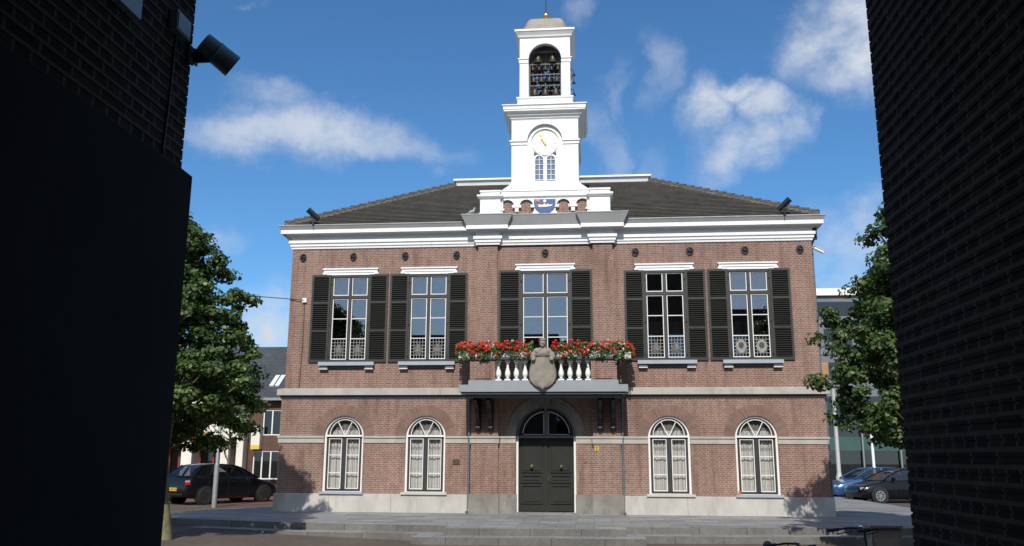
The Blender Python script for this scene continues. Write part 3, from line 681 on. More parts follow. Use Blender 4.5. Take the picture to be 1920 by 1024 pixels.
# net drapery faintly seen upstairs
CURT = NT('net_curtain'); t = CURT; t.p.inputs['Roughness'].default_value = .9; o = t.coords()
s3 = t.n('ShaderNodeSeparateXYZ'); t.l(o, s3.inputs[0])
def math_(op, a, b_=None, c_=None):
    n_ = t.n('ShaderNodeMath', operation=op)
    for i, v in enumerate((a, b_, c_)):
        if v is None: continue
        if hasattr(v, 'links'): t.l(v, n_.inputs[i])
        else: n_.inputs[i].default_value = v
    return n_.outputs[0]
scal = math_('ABSOLUTE', math_('SINE', math_('MULTIPLY', s3.outputs[0], 26)))
def bandm(z0, hgt, amp):
    d = math_('ABSOLUTE', math_('SUBTRACT', math_('ADD', s3.outputs[2], math_('MULTIPLY', scal, amp)), z0))
    return math_('LESS_THAN', d, hgt)
b1 = bandm(2.02, .05, .05); b2 = bandm(1.36, .008, .04); b3 = bandm(.90, .008, .04)
str_ = t.n('ShaderNodeTexNoise'); str_.noise_dimensions = '1D'; t.l(math_('MULTIPLY', s3.outputs[0], 22), str_.inputs['W']); str_.inputs['Scale'].default_value = 1; str_.inputs['Detail'].default_value = 3; b4 = math_('GREATER_THAN', s3.outputs[2], 2.55)
nzc = t.noise(40, 3, o)
fold_ = t.ramp(str_.outputs[0], [(.36, (.36,.35,.31)), (.50, (.66,.64,.56)), (.68, (.78,.76,.67))])
col = t.mix(math_('MULTIPLY', b1, .55), fold_, (.20,.20,.17)); col = t.mix(math_('MULTIPLY', math_('MAXIMUM', b2, b3), .32), col, (.25,.24,.22)); col = t.mix(math_('MULTIPLY', b4, .8), col, (.12,.11,.09))
t.l(col, t.p.inputs['Base Color']); CURT = CURT.m
def curtain(x0, x1, z0, z1, y, par):
    q = M(); n = 60; P = []
    for i in range(n+1):
        x = x0+(x1-x0)*i/n; yy = y+.018*sin(i*1.05+x0*3)+.012*sin(i*.43+x0)
        P += [(x,yy,z0),(x,yy+.01,z1)]
    q.add(P, [(2*i,2*i+2,2*i+3,2*i+1) for i in range(n)]); q.build('curtain', CURT, par, smooth=True, recalc=False)
# ---- arched windows
for i, a in enumerate(AX):
    f = plate('arched_window', arch(a,AHW-.002,.62,AZS), [arch(a,AHW-.062,.63,AZS)], -.0, .12, WHITE2, TH)
    hw = AHW-.062
    g_ = plate('sash', arch(a,hw-.001,.635,AZS), [[(a-hw+.07,.70),(a+hw-.07,.70),(a+hw-.07,2.29),(a-hw+.07,2.29)], [(a-hw+.07,2.40)]+[(a-(hw-.07)*cos(pi*k_/18), 2.40+(hw-.09)*sin(pi*k_/18)) for k_ in range(1,18)]+[(a+hw-.07,2.40)]], .02, .09, FRAME, f)
    q = M(); q.box(a-.07,a+.07,.0,.08,.69,2.30); q.build('mullion', FRAME, f)
    q = M(); q.box(a-hw-.01,a+hw+.01,-.045,.05,2.335,2.395)
    for s in (-1, 1):
        x0, x1 = sorted((a+s*.075, a+s*(hw-.075)))
        q.frame(x0, x1, .702, 2.288, .024, .018, .05)
        for z in (1.76, 1.20): q.box(x0+.024,x1-.024,.022,.048,z-.012,z+.012)
        q.tube([(a+s*.02,.035,2.40),(a+s*.225,.035,2.80)], .016, 6)
    q.ring(a,2.40,hw-.11,hw-.088,.018,.05,0,180,24)
    q.build('glazing_bar', WHITE2, f)
    q = M(); q.prism(arch(a,hw-.04,.68,AZS), .065, .069); q.build('pane', GL2, f)
    curtain(a-hw+.02, a+hw-.02, .64, 2.9, .17, f)
    blue = i in (0, 3); w_ = .71 if blue else .74
    q = M(); q.box(a-w_,a+w_,-.19,.02,.545,.62); q.build('window_sill', SILL if blue else SILL2, TH)
# ---- door
DR = plate('double_door', rect(-.88,.88,.02,2.31), [], .30, .36, DARKG, TH)
q = M()
for s in (-1, 1):
    x0, x1 = sorted((s*.13, s*.80))
    def panel(z0, z1, t_=.035):
        q.frame(x0, x1, z0, z1, t_, .262, .30); q.box(x0+t_+.03,x1-t_-.03,.28,.30,z0+t_+.03,z1-t_-.03)
    panel(1.24, 2.22); panel(.92, 1.18, .05); panel(.28, .86, .04)
    q.box(*sorted((s*.03, s*.87)), .25, .30, .06, .13); q.box(*sorted((s*.03, s*.87)), .268, .30, .13, .19)
q.box(-.045,.045,.245,.30,.02,2.31)
q.build('door_panel', DARKG, DR)
q = M()
for s in (-1, 1): q.lathe([(.055,.0),(.055,.01),(.02,.02),(.02,.05),(.05,.075),(.055,.10),(.035,.13),(.002,.135)], (s*.47,.28,1.42), 14, Matrix.Rotation(pi/2, 3, 'X'))
each(q, 'door_knob', BRASS, DR, smooth=True)
q = M(); q.lathe([(.02,0),(.025,.02),(.002,.04)], (.08,.25,1.07), 8, Matrix.Rotation(pi/2, 3, 'X')); q.box(.065,.095,.242,.25,.98,1.12); q.build('door_lock', BRASS, DR)
q = M(); q.box(-.945,-.88,.10,.36,.02,2.36); q.box(.88,.945,.10,.36,.02,2.36); each(q, 'door_jamb', WHITE2, TH)
q = M(); q.box(-.88,.88,.12,.34,2.315,2.385); q.ring(0,2.385,.87,.945,.10,.36,0,180,30); q.box(-.045,.045,.12,.30,2.385,3.26); q.build('fanlight_frame', ZINC, TH)
q = M(); q.ring(0,2.385,.80,.87,.2,.3,0,180,28); q.box(-.80,-.045,.2,.3,2.385,2.41); q.box(.045,.80,.2,.3,2.385,2.41); fl = q.build('fanlight_sash', IRON, TH)
q = M(); q.ring(0,2.40,.735,.757,.195,.22,5,85,16); q.ring(0,2.40,.735,.757,.195,.22,95,175,16); q.box(-.085,-.065,.195,.22,2.42,3.12); q.box(.065,.085,.195,.22,2.42,3.12); q.box(-.74,-.085,.195,.22,2.415,2.435) ; q.box(.085,.74,.195,.22,2.415,2.435); q.build('glazing_bar', WHITE2, fl)
q = M(); q.prism([(.82*cos(pi*i/24), 2.40+.82*sin(pi*i/24)) for i in range(25)], .245, .25); q.build('pane', GL, fl)
q = M(); n = 9
for i in range(n): q.ring(0,2.36,.95,1.26,-.09,-.062,180*i/n+.25,180*(i+1)/n-.25,6)
q.prism([(-.14,3.24),(.14,3.24),(.17,3.595),(-.17,3.595)], -.13, -.092)
q.ring(0,2.36,.946,.95,-.062,.10,0,180,30)
q.build('stone_arch', DSTONE, TH)
q = M(); q.box(-1.0,1.0,-.30,.30,-.02,.03); q.build('door_step', DSTONE, TH)
# ---- balcony
q = M(); q.box(-2.56,2.56,-1.58,-.21,3.655,3.87); q.box(-2.28,2.28,-1.55,-.14,3.87,4.0); BAL = q.build('balcony', SLABM, TH)
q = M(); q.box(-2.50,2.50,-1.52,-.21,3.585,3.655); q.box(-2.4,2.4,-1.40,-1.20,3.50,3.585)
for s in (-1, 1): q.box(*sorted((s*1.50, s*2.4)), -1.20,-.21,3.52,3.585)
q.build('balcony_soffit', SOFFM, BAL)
for s in (-1, 1):
    q = M(); x0, x1 = sorted((s*1.46, s*2.24)); q.box(x0,x1,-1.50,-1.20,4.0,4.64); x0, x1 = sorted((s*1.62, s*2.08)); q.box(x0,x1,-1.53,-1.50,4.06,4.58)
    x0, x1 = sorted((s*2.0, s*2.24)); q.box(x0,x1,-1.20,-.02,4.0,4.64); q.build('balcony_pier', BR, BAL)
bprof = [(.085,0),(.085,.05),(.05,.07),(.045,.10),(.075,.15),(.085,.20),(.078,.27),(.05,.36),(.034,.44),(.034,.50),(.055,.52),(.045,.54),(.07,.57),(.075,.62)]
bm0 = None
for s in (-1, 1):
    for x in (.55,.82,1.09,1.37):
        if bm0 is None:
            q = M(); q.lathe(bprof[2:], (0,0,0), 14); q.box(-.09,.09,-.09,.09,0,.05); q.box(-.08,.08,-.08,.08,.575,.635); bm0 = q.build('baluster', WHITE, BAL, smooth=True, loc=(s*x,-1.36,4.0))
        else:
            o = bm0.copy(); C.objects.link(o); o.parent = BAL; o.location = (s*x,-1.36,4.0)
q = M(); q.box(-2.36,2.36,-1.56,-1.16,4.64,4.72)
for s in (-1, 1): q.box(*sorted((s*1.94, s*2.36)), -1.16,-.02,4.64,4.72)
q.build('balcony_rail', paint('rail_dark', (.05,.052,.06), .6, .1, 4), BAL)
for x in (-2.12,-1.72,1.72,2.12):
    q = M(); prof_ = [(-.22,3.52),(-1.15,3.52),(-1.2,3.42),(-1.1,3.32),(-.9,3.28),(-.75,3.18),(-.72,3.05),(-.6,2.92),(-.45,2.86),(-.40,2.70),(-.44,2.62),(-.34,2.55),(-.22,2.53)]
    n = len(prof_); q.add([(x-.055,y,z) for y, z in prof_]+[(x+.055,y,z) for y, z in prof_], [tuple(range(n)), tuple(range(2*n-1,n-1,-1))]+[(i,(i+1) % n,(i+1) % n+n,i+n) for i in range(n)])
    q.box(x-.08,x+.08,-.235,-.2,2.52,3.5); q.build('balcony_bracket', IRON, BAL)
# sculpture
def sculpt():
    s = M()
    q = bmesh.new()
    def ell(c, r_, rot=None):
        mt = Matrix.Translation(c) @ (rot.to_4x4() if rot else Matrix.Identity(4)) @ Matrix.Diagonal((*r_, 1)); bmesh.ops.create_icosphere(q, subdivisions=3, radius=1, matrix=mt)
    ell((0,-1.60,4.83), (.27,.13,.17)); ell((-.16,-1.60,4.87), (.13,.12,.11)); ell((.16,-1.60,4.87), (.13,.12,.11))
    ell((0,-1.64,5.03), (.07,.07,.10)); ell((0,-1.66,5.12), (.10,.11,.125)); ell((0,-1.64,5.20), (.125,.125,.07)); ell((0,-1.77,5.10), (.02,.025,.03))
    ell((0,-1.72,5.215), (.115,.06,.028)); ell((-.035,-1.755,5.135), (.02,.02,.012)); ell((.035,-1.755,5.135), (.02,.02,.012)); ell((0,-1.755,5.055), (.035,.02,.012)); ell((0,-1.74,5.02), (.04,.03,.025))
    for s_ in (-1, 1):
        ell((s_*.29,-1.62,4.74), (.095,.10,.14), Matrix.Rotation(s_*-.35, 3, 'Y')); ell((s_*.27,-1.74,4.64), (.07,.075,.075))
        for j in range(4): ell((s_*(.235+.027*j),-1.80,4.605), (.013,.02,.04))
    me = bpy.data.meshes.new('t'); q.to_mesh(me); q.free()
    ob = bpy.data.objects.new('t', me); C.objects.link(ob); md = ob.modifiers.new('r', 'REMESH'); md.mode = 'VOXEL'; md.voxel_size = .011
    dg = bpy.context.evaluated_depsgraph_get(); me2 = bpy.data.meshes.new_from_object(ob.evaluated_get(dg)); bpy.data.objects.remove(ob)
    for v in me2.vertices:
        v.co += Vector((1,1,1))*noise.noise(v.co*14)*.006
    me2.polygons.foreach_set('use_smooth', [True]*len(me2.polygons)); me2.materials.clear(); me2.materials.append(SCULPT)
    return me2
fig = link('shield_bearer', sculpt(), TH, 'grey carved stone bust gripping a large blank shield')
q = M(); 
def shw(z):   # half width of the shield at height z (3.70..4.66)
    pts_ = [(3.70,0.0),(3.76,.09),(3.82,.22),(3.90,.33),(4.0,.40),(4.15,.425),(4.3,.41),(4.45,.365),(4.55,.34),(4.62,.35),(4.68,.37)]
    for (a, b_), (c_, d_) in zip(pts_[:-1], pts_[1:]):
        if z <= c_: return b_+(d_-b_)*(z-a)/(c_-a)
    return pts_[-1][1]
nz_, nx_ = 36, 22; vs = []
for j in range(nz_+1):
    z = 3.70+.98*j/nz_; hwd = max(shw(z), .004)
    for i in range(nx_+1):
        u_ = -1+2*i/nx_; edge = 1 if abs(u_) > .9 or z < 3.80 and abs(u_) > .75 else 0
        vs.append((u_*hwd, -1.60-.13*(1-u_*u_)**.5-.035*edge + .004*noise.noise(Vector((u_*3, z*9, 2))), z))
fs = [(j*(nx_+1)+i, j*(nx_+1)+i+1, (j+1)*(nx_+1)+i+1, (j+1)*(nx_+1)+i) for j in range(nz_) for i in range(nx_)]
q.add(vs, fs); nb = len(vs)
q.add([(x, -1.575, z) for x, y, z in vs], [f[::-1] for f in fs])
def bq(i1, i2): q.f.append((i1, i2, i2+nb, i1+nb))
for j in range(nz_):
    bq(j*(nx_+1), (j+1)*(nx_+1)); bq(j*(nx_+1)+nx_, (j+1)*(nx_+1)+nx_)
for i in range(nx_): bq(i, i+1); bq(nz_*(nx_+1)+i, nz_*(nx_+1)+i+1)
q.build('stone_shield', SCULPT, fig, smooth=True)
# ---- wall anchors, pipes, fixtures
for x in (-8.22,-6.48,-4.70,-2.96,0,2.96,4.72,6.48,8.22):
    q = M(); y = -.03 if abs(x) > 1 else -.03; z = 8.32 if x == 0 else 8.30
    vs = []; n = 20
    for i in range(n+1): a = 2*pi*i/n; vs.append((x+.095*cos(a), -.02, z+.125*sin(a)))
    q.tube(vs, .022, 6, cap=False); q.tube([(x,-.03,z-.12),(x+.045,-.035,z-.05),(x,-.04,z),(x-.045,-.035,z+.05),(x,-.03,z+.12)], .020, 6); q.tube([(x-.08,-.03,z),(x+.08,-.03,z)], .018, 6)
    q.lathe([(.10,-.005),(.10,.0)], (x,-.002,z), 12, Matrix.Rotation(pi/2, 3, 'X')); q.build('wall_anchor', IRON, TH)
for s in (-1, 1):
    x = s*2.43 if s < 0 else 2.41
    q = M(); q.tube([(x,-.19,3.6),(x,-.19,.12),(x-.01,-.22,.06),(x+s*-.0-.04*(-s),-.30,.03)], .036, 10)
    for z in (.9,2.1,3.2): q.tube([(x,-.19,z-.02),(x,-.19,z+.02)], .048, 10)
    q.lathe([(.06,0),(.06,.12),(.04,.16)], (x,-.19,3.42), 10)
    q.build('downpipe', ZINC, TH)
q = M(); q.tube([(8.78,.35,9.1),(8.80,.35,8.80),(8.66,.25,8.5),(8.66,.2,3.9)], .04, 8); q.tube([(8.72,.1,3.55),(8.72,.1,.2)], .04, 8); q.build('downpipe', ZINC, TH)
q = M(); q.box(8.72,8.82,.12,.22,8.66,9.05); q.build('hopper', IRON, TH)
# seams in the plinth as real joints
q = M()
for x in (-6.9,-4.9,4.35,7.9): q.box(x-.006,x+.006,-.133,-.129,0,.54)
each(q, 'plinth_joint', DSTONE, TH)

# ------------------------------------------------------------------ fixtures that are things
def wall_cable(pts, r_, name, label, cat, mat=IRON):
    q = M(); q.tube(pts, r_, 5); return tag(q.build(name, mat), label, cat)
def roof_flood(x, sgn, label):
    t_ = empty('floodlight', label, 'floodlight', (x,-.42,9.36), 0, 'floodlights on the cornice')
    q = M(); q.box(-.05,.05,-.03,.35,.0,.02); q.tube([(0,0,.0),(0,-.06,-.05),(-.0,.0,.14),(0,0,.3)], .018, 6); q.box(-.10,.10,-.02,.02,.2,.22); q.box(-.10,-.085,-.03,.03,.2,.36); q.box(.085,.10,-.03,.03,.2,.36); q.build('mount', IRON, t_)
    rot = Matrix.Rotation(R(sgn*48), 3, 'Y') @ Matrix.Rotation(R(20), 3, 'X')
    q = M(); q.lathe([(.06,-.24),(.085,-.22),(.095,-.1),(.095,.2),(.10,.22),(.10,.25),(.085,.25),(.08,.2)], (-sgn*-.0,0,.34), 16, rot); q.build('lamp_head', paint('black_lamp', (.018,.022,.03), .35, .1, 8), t_, smooth=True)
roof_flood(-7.80, -1, 'small black floodlight on the left end of the roof gutter'); roof_flood(7.72, 1, 'small black floodlight on the right end of the roof gutter')
sc1 = empty('security_camera', 'white tubular security camera on the right corner of the town hall', 'camera', (8.62,.05,8.36))
q = M(); q.tube([(0,0,0),(.12,-.02,-.04)], .03, 8); q.build('bracket', ZINC, sc1)
rot = Matrix.Rotation(R(118), 3, 'Y')
q = M(); q.lathe([(.05,-.02),(.055,0),(.055,.30),(.05,.30)], (.08,-.02,-.02), 12, rot); q.obox((.23,-.02,-.03), (.36,.14,.012), Matrix.Rotation(R(28), 3, 'Y')); q.build('housing', WHITE2, sc1)
jb = empty('junction_box', 'small white cable box on the upper left brick wall', 'cable box', (-8.08,-.0,6.83))
q = M(); q.box(-.075,.075,-.07,0,-.075,.075); q.box(-.06,.06,-.078,-.07,-.06,.06); q.build('housing', WHITE2, jb)
q = M(); q.tube([(0,-.012,-.07),(.0,-.012,-1.6),(-.03,-.012,-2.9)], .009, 5); q.build('cable', IRON, jb)
q = M(); P = [Vector((-8.08,-.08,6.83)).lerp(Vector((-30,2,12.6)), i/16) for i in range(17)]
for i, p_ in enumerate(P): p_.z -= 1.1*sin(pi*i/16)
q.tube(P, .014, 5); tag(q.build('overhead_cable', IRON), 'thin dark cable running from the wall box to the left', 'cable')
q = M(); q.tube([(-8.95,-.3,9.2),(-8.75,-.15,8.95),(-8.62,-.03,8.65)], .009, 5); tag(q.build('thin_wire', IRON), 'short dark wire hanging below the left end of the cornice', 'wire')
pq = empty('plaque', 'small dark bronze plaque on the brick wall left of the entrance', 'plaque', (-2.84,-.065,1.56)); q = M(); q.box(-.11,.11,-.02,0,-.07,.07); q.build('plate', paint('dark_bronze', (.06,.055,.035), .5, .3, 20), pq)
q = M(); q.frame(-.115,.115,-.075,.075,.012,-.026,-.004)
for z in (.03,0,-.03): q.box(-.07,.07,-.0225,-.020,z-.006,z+.006)
q.build('border', BRASS, pq)
al = empty('alarm_sign', 'small yellow sign with a dark hourglass mark, right of the entrance', 'sign', (1.60,-.205,1.98)); q = M(); q.box(-.06,.06,-.025,0,-.075,.075); q.build('plate', paint('sign_yellow', (.62,.42,.06), .5, .1, 5), al)
q = M(); q.prism([(-.035,.05),(.035,.05),(0,.0)], -.029, -.026); q.prism([(-.035,-.05),(0,0),(.035,-.05)], -.029, -.026); q.build('mark', IRON, al)
bb = empty('doorbell', 'tiny pale doorbell plate beside the entrance', 'doorbell', (1.25,-.06,1.56)); q = M(); q.box(-.03,.03,-.02,0,-.012,.012); q.build('plate', BRASS, bb)
q = M(); q.lathe([(.035,0),(.045,.10),(.05,.105),(.045,.11)], (5.93,-.12,.62), 12); tag(q.build('orange_cup', paint('orange_plastic', (.65,.17,.03), .5, .1, 5)), 'orange cup left on the blue-grey sill of the right-hand ground floor window', 'cup')
# pigeon on the ledge
pg = bmesh.new()
def pe(c, r_, rot=None): bmesh.ops.create_icosphere(pg, subdivisions=2, radius=1, matrix=Matrix.Translation(c) @ (rot.to_4x4() if rot else Matrix.Identity(4)) @ Matrix.Diagonal((*r_, 1)))
pe((0,0,.12), (.11,.06,.065), Matrix.Rotation(R(-25), 3, 'Y')); pe((.085,0,.19), (.035,.033,.06)); pe((.10,0,.25), (.035,.03,.032)); pe((.14,0,.245), (.018,.008,.008)); pe((-.13,0,.07), (.09,.035,.018), Matrix.Rotation(R(-15), 3, 'Y')); pe((.02,.015,.04), (.008,.008,.04)); pe((.02,-.015,.04), (.008,.008,.04))
me = bpy.data.meshes.new('pigeon'); pg.to_mesh(me); pg.free(); me.polygons.foreach_set('use_smooth', [True]*len(me.polygons)); me.materials.append(paint('pigeon_grey', (.32,.33,.35), .7, .5, 14))
ob = bpy.data.objects.new('t', me); C.objects.link(ob); md = ob.modifiers.new('r', 'REMESH'); md.mode = 'VOXEL'; md.voxel_size = .009
me2 = bpy.data.meshes.new_from_object(ob.evaluated_get(bpy.context.evaluated_depsgraph_get())); bpy.data.objects.remove(ob); me2.name = 'pigeon'
tag(link('pigeon', me2, None, None, (-2.42,-.42,9.55)), 'grey pigeon standing on the left ledge of the cornice', 'pigeon')

# ------------------------------------------------------------------ foliage tools
def leafmat(name, cols, trans=.36, rough=.5):
    t = NT(name); gm = t.n('ShaderNodeNewGeometry'); c = t.ramp(gm.outputs['Random Per Island'], cols)
    t.l(c, t.p.inputs['Base Color']); t.p.inputs['Roughness'].default_value = rough; t.p.inputs['Specular IOR Level'].default_value = .35
    tl = t.n('ShaderNodeBsdfTranslucent'); t.l(t.mix(1, c, (1.25,1.5,.5), 'MULTIPLY'), tl.inputs[0])
    mx = t.n('ShaderNodeMixShader'); mx.inputs[0].default_value = trans; t.l(t.p.outputs[0], mx.inputs[1]); t.l(tl.outputs[0], mx.inputs[2]); t.l(mx.outputs[0], t.o.inputs[0]); return t.m
LEAF = leafmat('linden_leaf', [(0, (.027,.058,.016)), (.43, (.055,.102,.024)), (.74, (.098,.152,.038)), (.91, (.15,.19,.075)), (1, (.32,.34,.20))])
GLEAF = leafmat('geranium_leaf', [(0, (.04,.09,.025)), (.6, (.08,.16,.04)), (1, (.14,.22,.07))])
def leafmesh(pos, size, nrm_bias, fold=.25, jit=.4):
    n = len(pos); up_ = rng.normal(size=(n,3)); nrm = nrm_bias+rng.normal(size=(n,3))*jit; nrm /= np.linalg.norm(nrm, axis=1, keepdims=True)+1e-9
    a = np.cross(nrm, up_); a /= np.linalg.norm(a, axis=1, keepdims=True)+1e-9; b_ = np.cross(nrm, a)
    s = size[:, None]
    # hexagonal heart-like leaf : 6 verts, 2 folded quads sharing the midrib
    tip = pos+a*s; base = pos-a*s*.8; l1 = pos+a*s*.35+b_*s*.75+nrm*s*fold; l2 = pos-a*s*.6+b_*s*.7+nrm*s*fold; r1 = pos+a*s*.35-b_*s*.75+nrm*s*fold; r2 = pos-a*s*.6-b_*s*.7+nrm*s*fold
    V = np.stack([base, l2, l1, tip, r1, r2], 1).reshape(-1, 3); i0 = (np.arange(n)*6)[:, None]
    Fc = np.concatenate([i0+np.array([0,3,2,1]), i0+np.array([0,5,4,3])], 1).reshape(-1, 4)
    return V, Fc
def npmesh(name, V, Fc, mat):
    me = bpy.data.meshes.new(name); me.vertices.add(len(V)); me.vertices.foreach_set('co', V.astype(np.float32).ravel())
    me.loops.add(Fc.size); me.loops.foreach_set('vertex_index', Fc.astype(np.int32).ravel()); me.polygons.add(len(Fc))
    me.polygons.foreach_set('loop_start', np.arange(0, Fc.size, Fc.shape[1], dtype=np.int32)); me.update(); me.validate(); me.materials.append(mat); return me
BARK = NT('lichen_bark'); t = BARK; t.p.inputs['Roughness'].default_value = .9
mp = t.n('ShaderNodeMapping'); mp.inputs['Scale'].default_value = (1,1,.3); t.l(t.coords(), mp.inputs[0]); n1 = t.noise(14, 6, mp.outputs[0]); n2 = t.noise(4, 5)
t.l(t.mix(t.ramp(n2.outputs[0], [(.42, (0,0,0)), (.6, (.7,.7,.7))]), t.ramp(n1.outputs[0], [(.3, (.09,.075,.055)), (.7, (.20,.17,.125))]), (.20,.20,.07)), t.p.inputs['Base Color']); t.bump(n1.outputs[0], .6, .02); BARK = BARK.m
def tree(label, base, prof, lean, r0, nclump, lpc, lsize, seed, zmin_trunk, group=None, crown_off=(0,0)):
    global rng; rng = np.random.default_rng(seed); rnd = random.Random(seed)
    T = empty('linden_tree', label, 'tree', base, 0, group)
    top = prof[-1][0]; zt = top-base[2]
    def rad(z):
        for (a, b_), (c_, d_) in zip(prof[:-1], prof[1:]):
            if a <= z <= c_: return b_+(d_-b_)*(z-a)/(c_-a)
        return 0
    tr = M(); pts_ = []; rs = []
    for i in range(9):
        f = i/8; pts_.append((lean[0]*f+.05*sin(f*7+seed), lean[1]*f+.04*sin(f*5), zt*.86*f)); rs.append(r0*(1-f*.82)+(.05 if i == 0 else 0))
    tr.tube(pts_, rs, 12)
    cen = []; tries = 0
    while len(cen) < nclump and tries < 20000:
        tries += 1; z = rnd.uniform(prof[0][0], top); rm = rad(z)
        if rm <= 0 or rnd.random() > (rm/2.6)+.15: continue
        a = rnd.uniform(0, 2*pi); lob = 1+.13*sin(3*a+z*1.7+seed)+.10*sin(5*a-z*2.3); r_ = rm*lob*(rnd.random()**.42)
        cen.append((lean[0]*(z-base[2])/zt+r_*cos(a)+crown_off[0], lean[1]*.8+r_*sin(a)+crown_off[1], z-base[2], r_/max(rm, .1)))
    for i, c in enumerate(cen):
        if i % 5 == 0 and c[3] > .45:
            f = max(.22, min(.95, (c[2]-.9)/(zt*.86))); k_ = f*8; a = Vector(pts_[int(k_)]).lerp(Vector(pts_[min(8, int(k_)+1)]), k_-int(k_))
            e = Vector(c[:3]); mid = a.lerp(e, .5)+Vector((0,0,-.12)); tr.tube([a, mid, e], [.055*(1-f*.5), .032, .012], 6)
    tr.build('trunk', BARK, T, smooth=True)
    P = []; N = []; S = []
    for c in cen:
        n_ = int(lpc*rnd.uniform(.55, 1.3)); cr_ = rnd.uniform(.20, .40)
        d = rng.normal(size=(n_,3)); d /= np.linalg.norm(d, axis=1, keepdims=True); rr2 = cr_*rng.random((n_,1))**.5
        q_ = np.array(c[:3])+d*rr2*np.array([1,1,.62]); P.append(q_); N.append(d*.9+np.array([0,-.1,.6])+np.array([c[0],c[1],0])*.12); S.append(rng.uniform(.6,1.15,n_)*lsize)
    V, Fc = leafmesh(np.concatenate(P), np.concatenate(S), np.concatenate(N))
    link('crown', npmesh('crown', V, Fc, LEAF), T)
    return T
tree('leafy linden tree with lichen-covered trunk beside the dark left wall', (-8.76,-7.15,gz(-8.76,-7.15)-.02),
     [(1.95,1.2),(2.4,2.05),(3.1,2.4),(4.3,2.45),(5.2,2.15),(6.2,1.6),(7.0,1.05),(7.6,.6),(8.0,.2)], (-.5,0), .135, 600, 125, .058, 3, 2, 'linden trees before the town hall', (-.12,0))
tree('leafy linden tree overlapping the right corner of the town hall', (9.45,-7.0,gz(9.45,-7)-.02),
     [(2.0,1.4),(2.5,2.5),(3.1,2.85),(4.2,2.75),(5.1,2.4),(5.9,1.95),(6.8,1.45),(7.6,.9),(8.2,.2)], (-.25,0), .14, 640, 125, .058, 11, 2, 'linden trees before the town hall', (.35,0))

# ------------------------------------------------------------------ flower boxes
RED = leafmat('red_petal', [(0, (.48,.035,.018)), (.5, (.64,.06,.025)), (.85, (.72,.10,.035)), (1, (.60,.06,.09))], .2); WPET = leafmat('white_petal', [(0, (.75,.72,.68)), (1, (.85,.82,.80))], .2)
TR = paint('trough_white', (.68,.67,.63), .6, .1, 6, dirt=((.38,.37,.33), 8, .55))
def flowerbox(x0, x1, y0, y1, label, wfrac, seed):
    global rng; rng = np.random.default_rng(seed)
    T = empty('flower_box', label, 'flower box', ((x0+x1)/2,(y0+y1)/2,4.722), 0, 'geranium flower boxes on the balcony rail')
    lx, ly = (x1-x0)/2, (y1-y0)/2
    q = M(); q.add([(-lx+.03,-ly+.03,0),(lx-.03,-ly+.03,0),(lx-.03,ly-.03,0),(-lx+.03,ly-.03,0),(-lx,-ly,.17),(lx,-ly,.17),(lx,ly,.17),(-lx,ly,.17)], [(0,3,2,1),(0,1,5,4),(1,2,6,5),(2,3,7,6),(3,0,4,7)])
    q.box(-lx-.01,lx+.01,-ly-.012,-ly,.145,.175); q.build('trough', TR, T)
    L = max(lx, ly)*2; n = int(950*L); lo = np.array([-lx-.05,-ly-.10,.10]); hi = np.array([lx+.05,ly+.10,.42])
    P = rng.uniform(lo, hi, (n,3)); P[:,2] = .10+(P[:,2]-.10)*(.75+.35*np.sin(P[:,0]*9+P[:,1]*5+seed))
    nt_ = n//5; tr_ = rng.uniform([-lx,-ly-.13,-.10], [lx,-ly-.04,.16], (nt_,3))
    if ly > lx: tr_ = rng.uniform([-lx-.12,-ly,-.10], [lx+.12,ly,.16], (nt_,3)); 
    keep = np.sin(tr_[:,0]*11+tr_[:,1]*9+seed) > -.1; tr_ = tr_[keep]; P = np.concatenate([P, tr_])
    V, Fc = leafmesh(P, rng.uniform(.022,.045,len(P)), np.tile([0,-.5,.8],(len(P),1)), .2, .7); link('foliage', npmesh('foliage', V, Fc, GLEAF), T)
    def blooms(cnt, mat, nm, rad_, zlo, zhi, down=.3):
        cs = rng.uniform([-lx-.06,-ly-.16,zlo],[lx+.06,ly*.6,zhi],(cnt,3)); k_ = int(cnt*down); cs[:k_,2] -= rng.uniform(.05,.22,k_); cs[:k_,1] = -ly-rng.uniform(.08,.17,k_)
        if ly > lx: cs[:k_,1] = rng.uniform(-ly,ly,k_); cs[:k_,0] = np.sign(rng.normal(size=k_))*(lx+.1)
        for c_ in cs:
            P = np.repeat(c_[None], 18, 0); d = rng.normal(size=P.shape); d /= np.linalg.norm(d, axis=1, keepdims=True); P = P+d*rad_*np.array([1,1,.7])*rng.uniform(.75,1.25)
            V, Fc = leafmesh(P, np.full(len(P), rad_*.55), d, .15, .3); link(nm, npmesh(nm, V, Fc, mat), T)
    blooms(int(46*L*(1-min(wfrac,1)*.45)), RED, 'red_bloom', .05, .20, .48); blooms(max(2, int(16*L*wfrac)), WPET, 'white_bloom', .032, .26, .50, .1)
    q2 = rng.uniform([-lx,-ly-.15,-.06],[lx,-ly-.08,.14],(int(70*L),3)); sel = np.sin(q2[:,0]*7+seed*2) > .4; q2 = q2[sel]
    if len(q2): V, Fc = leafmesh(q2, rng.uniform(.010,.018,len(q2)), np.tile([0,-1,.4],(len(q2),1)), .1, .4); link('small_white_flowers', npmesh('small_white_flowers', V, Fc, WPET), T)
flowerbox(-2.44,-1.42,-1.56,-1.34,'white trough of red geraniums on the left front corner of the balcony',.35,21)
flowerbox(-1.40,-.36,-1.56,-1.34,'trough of red geraniums just left of the stone figure',.12,22)
flowerbox(.36,1.40,-1.56,-1.34,'trough of red geraniums just right of the stone figure',.3,23)
flowerbox(1.42,2.44,-1.56,-1.34,'white trough with many white blooms on the right front corner of the balcony',1.3,24)
flowerbox(-2.66,-2.44,-1.32,-.30,'flower box of red geraniums along the left side of the balcony',.2,25)
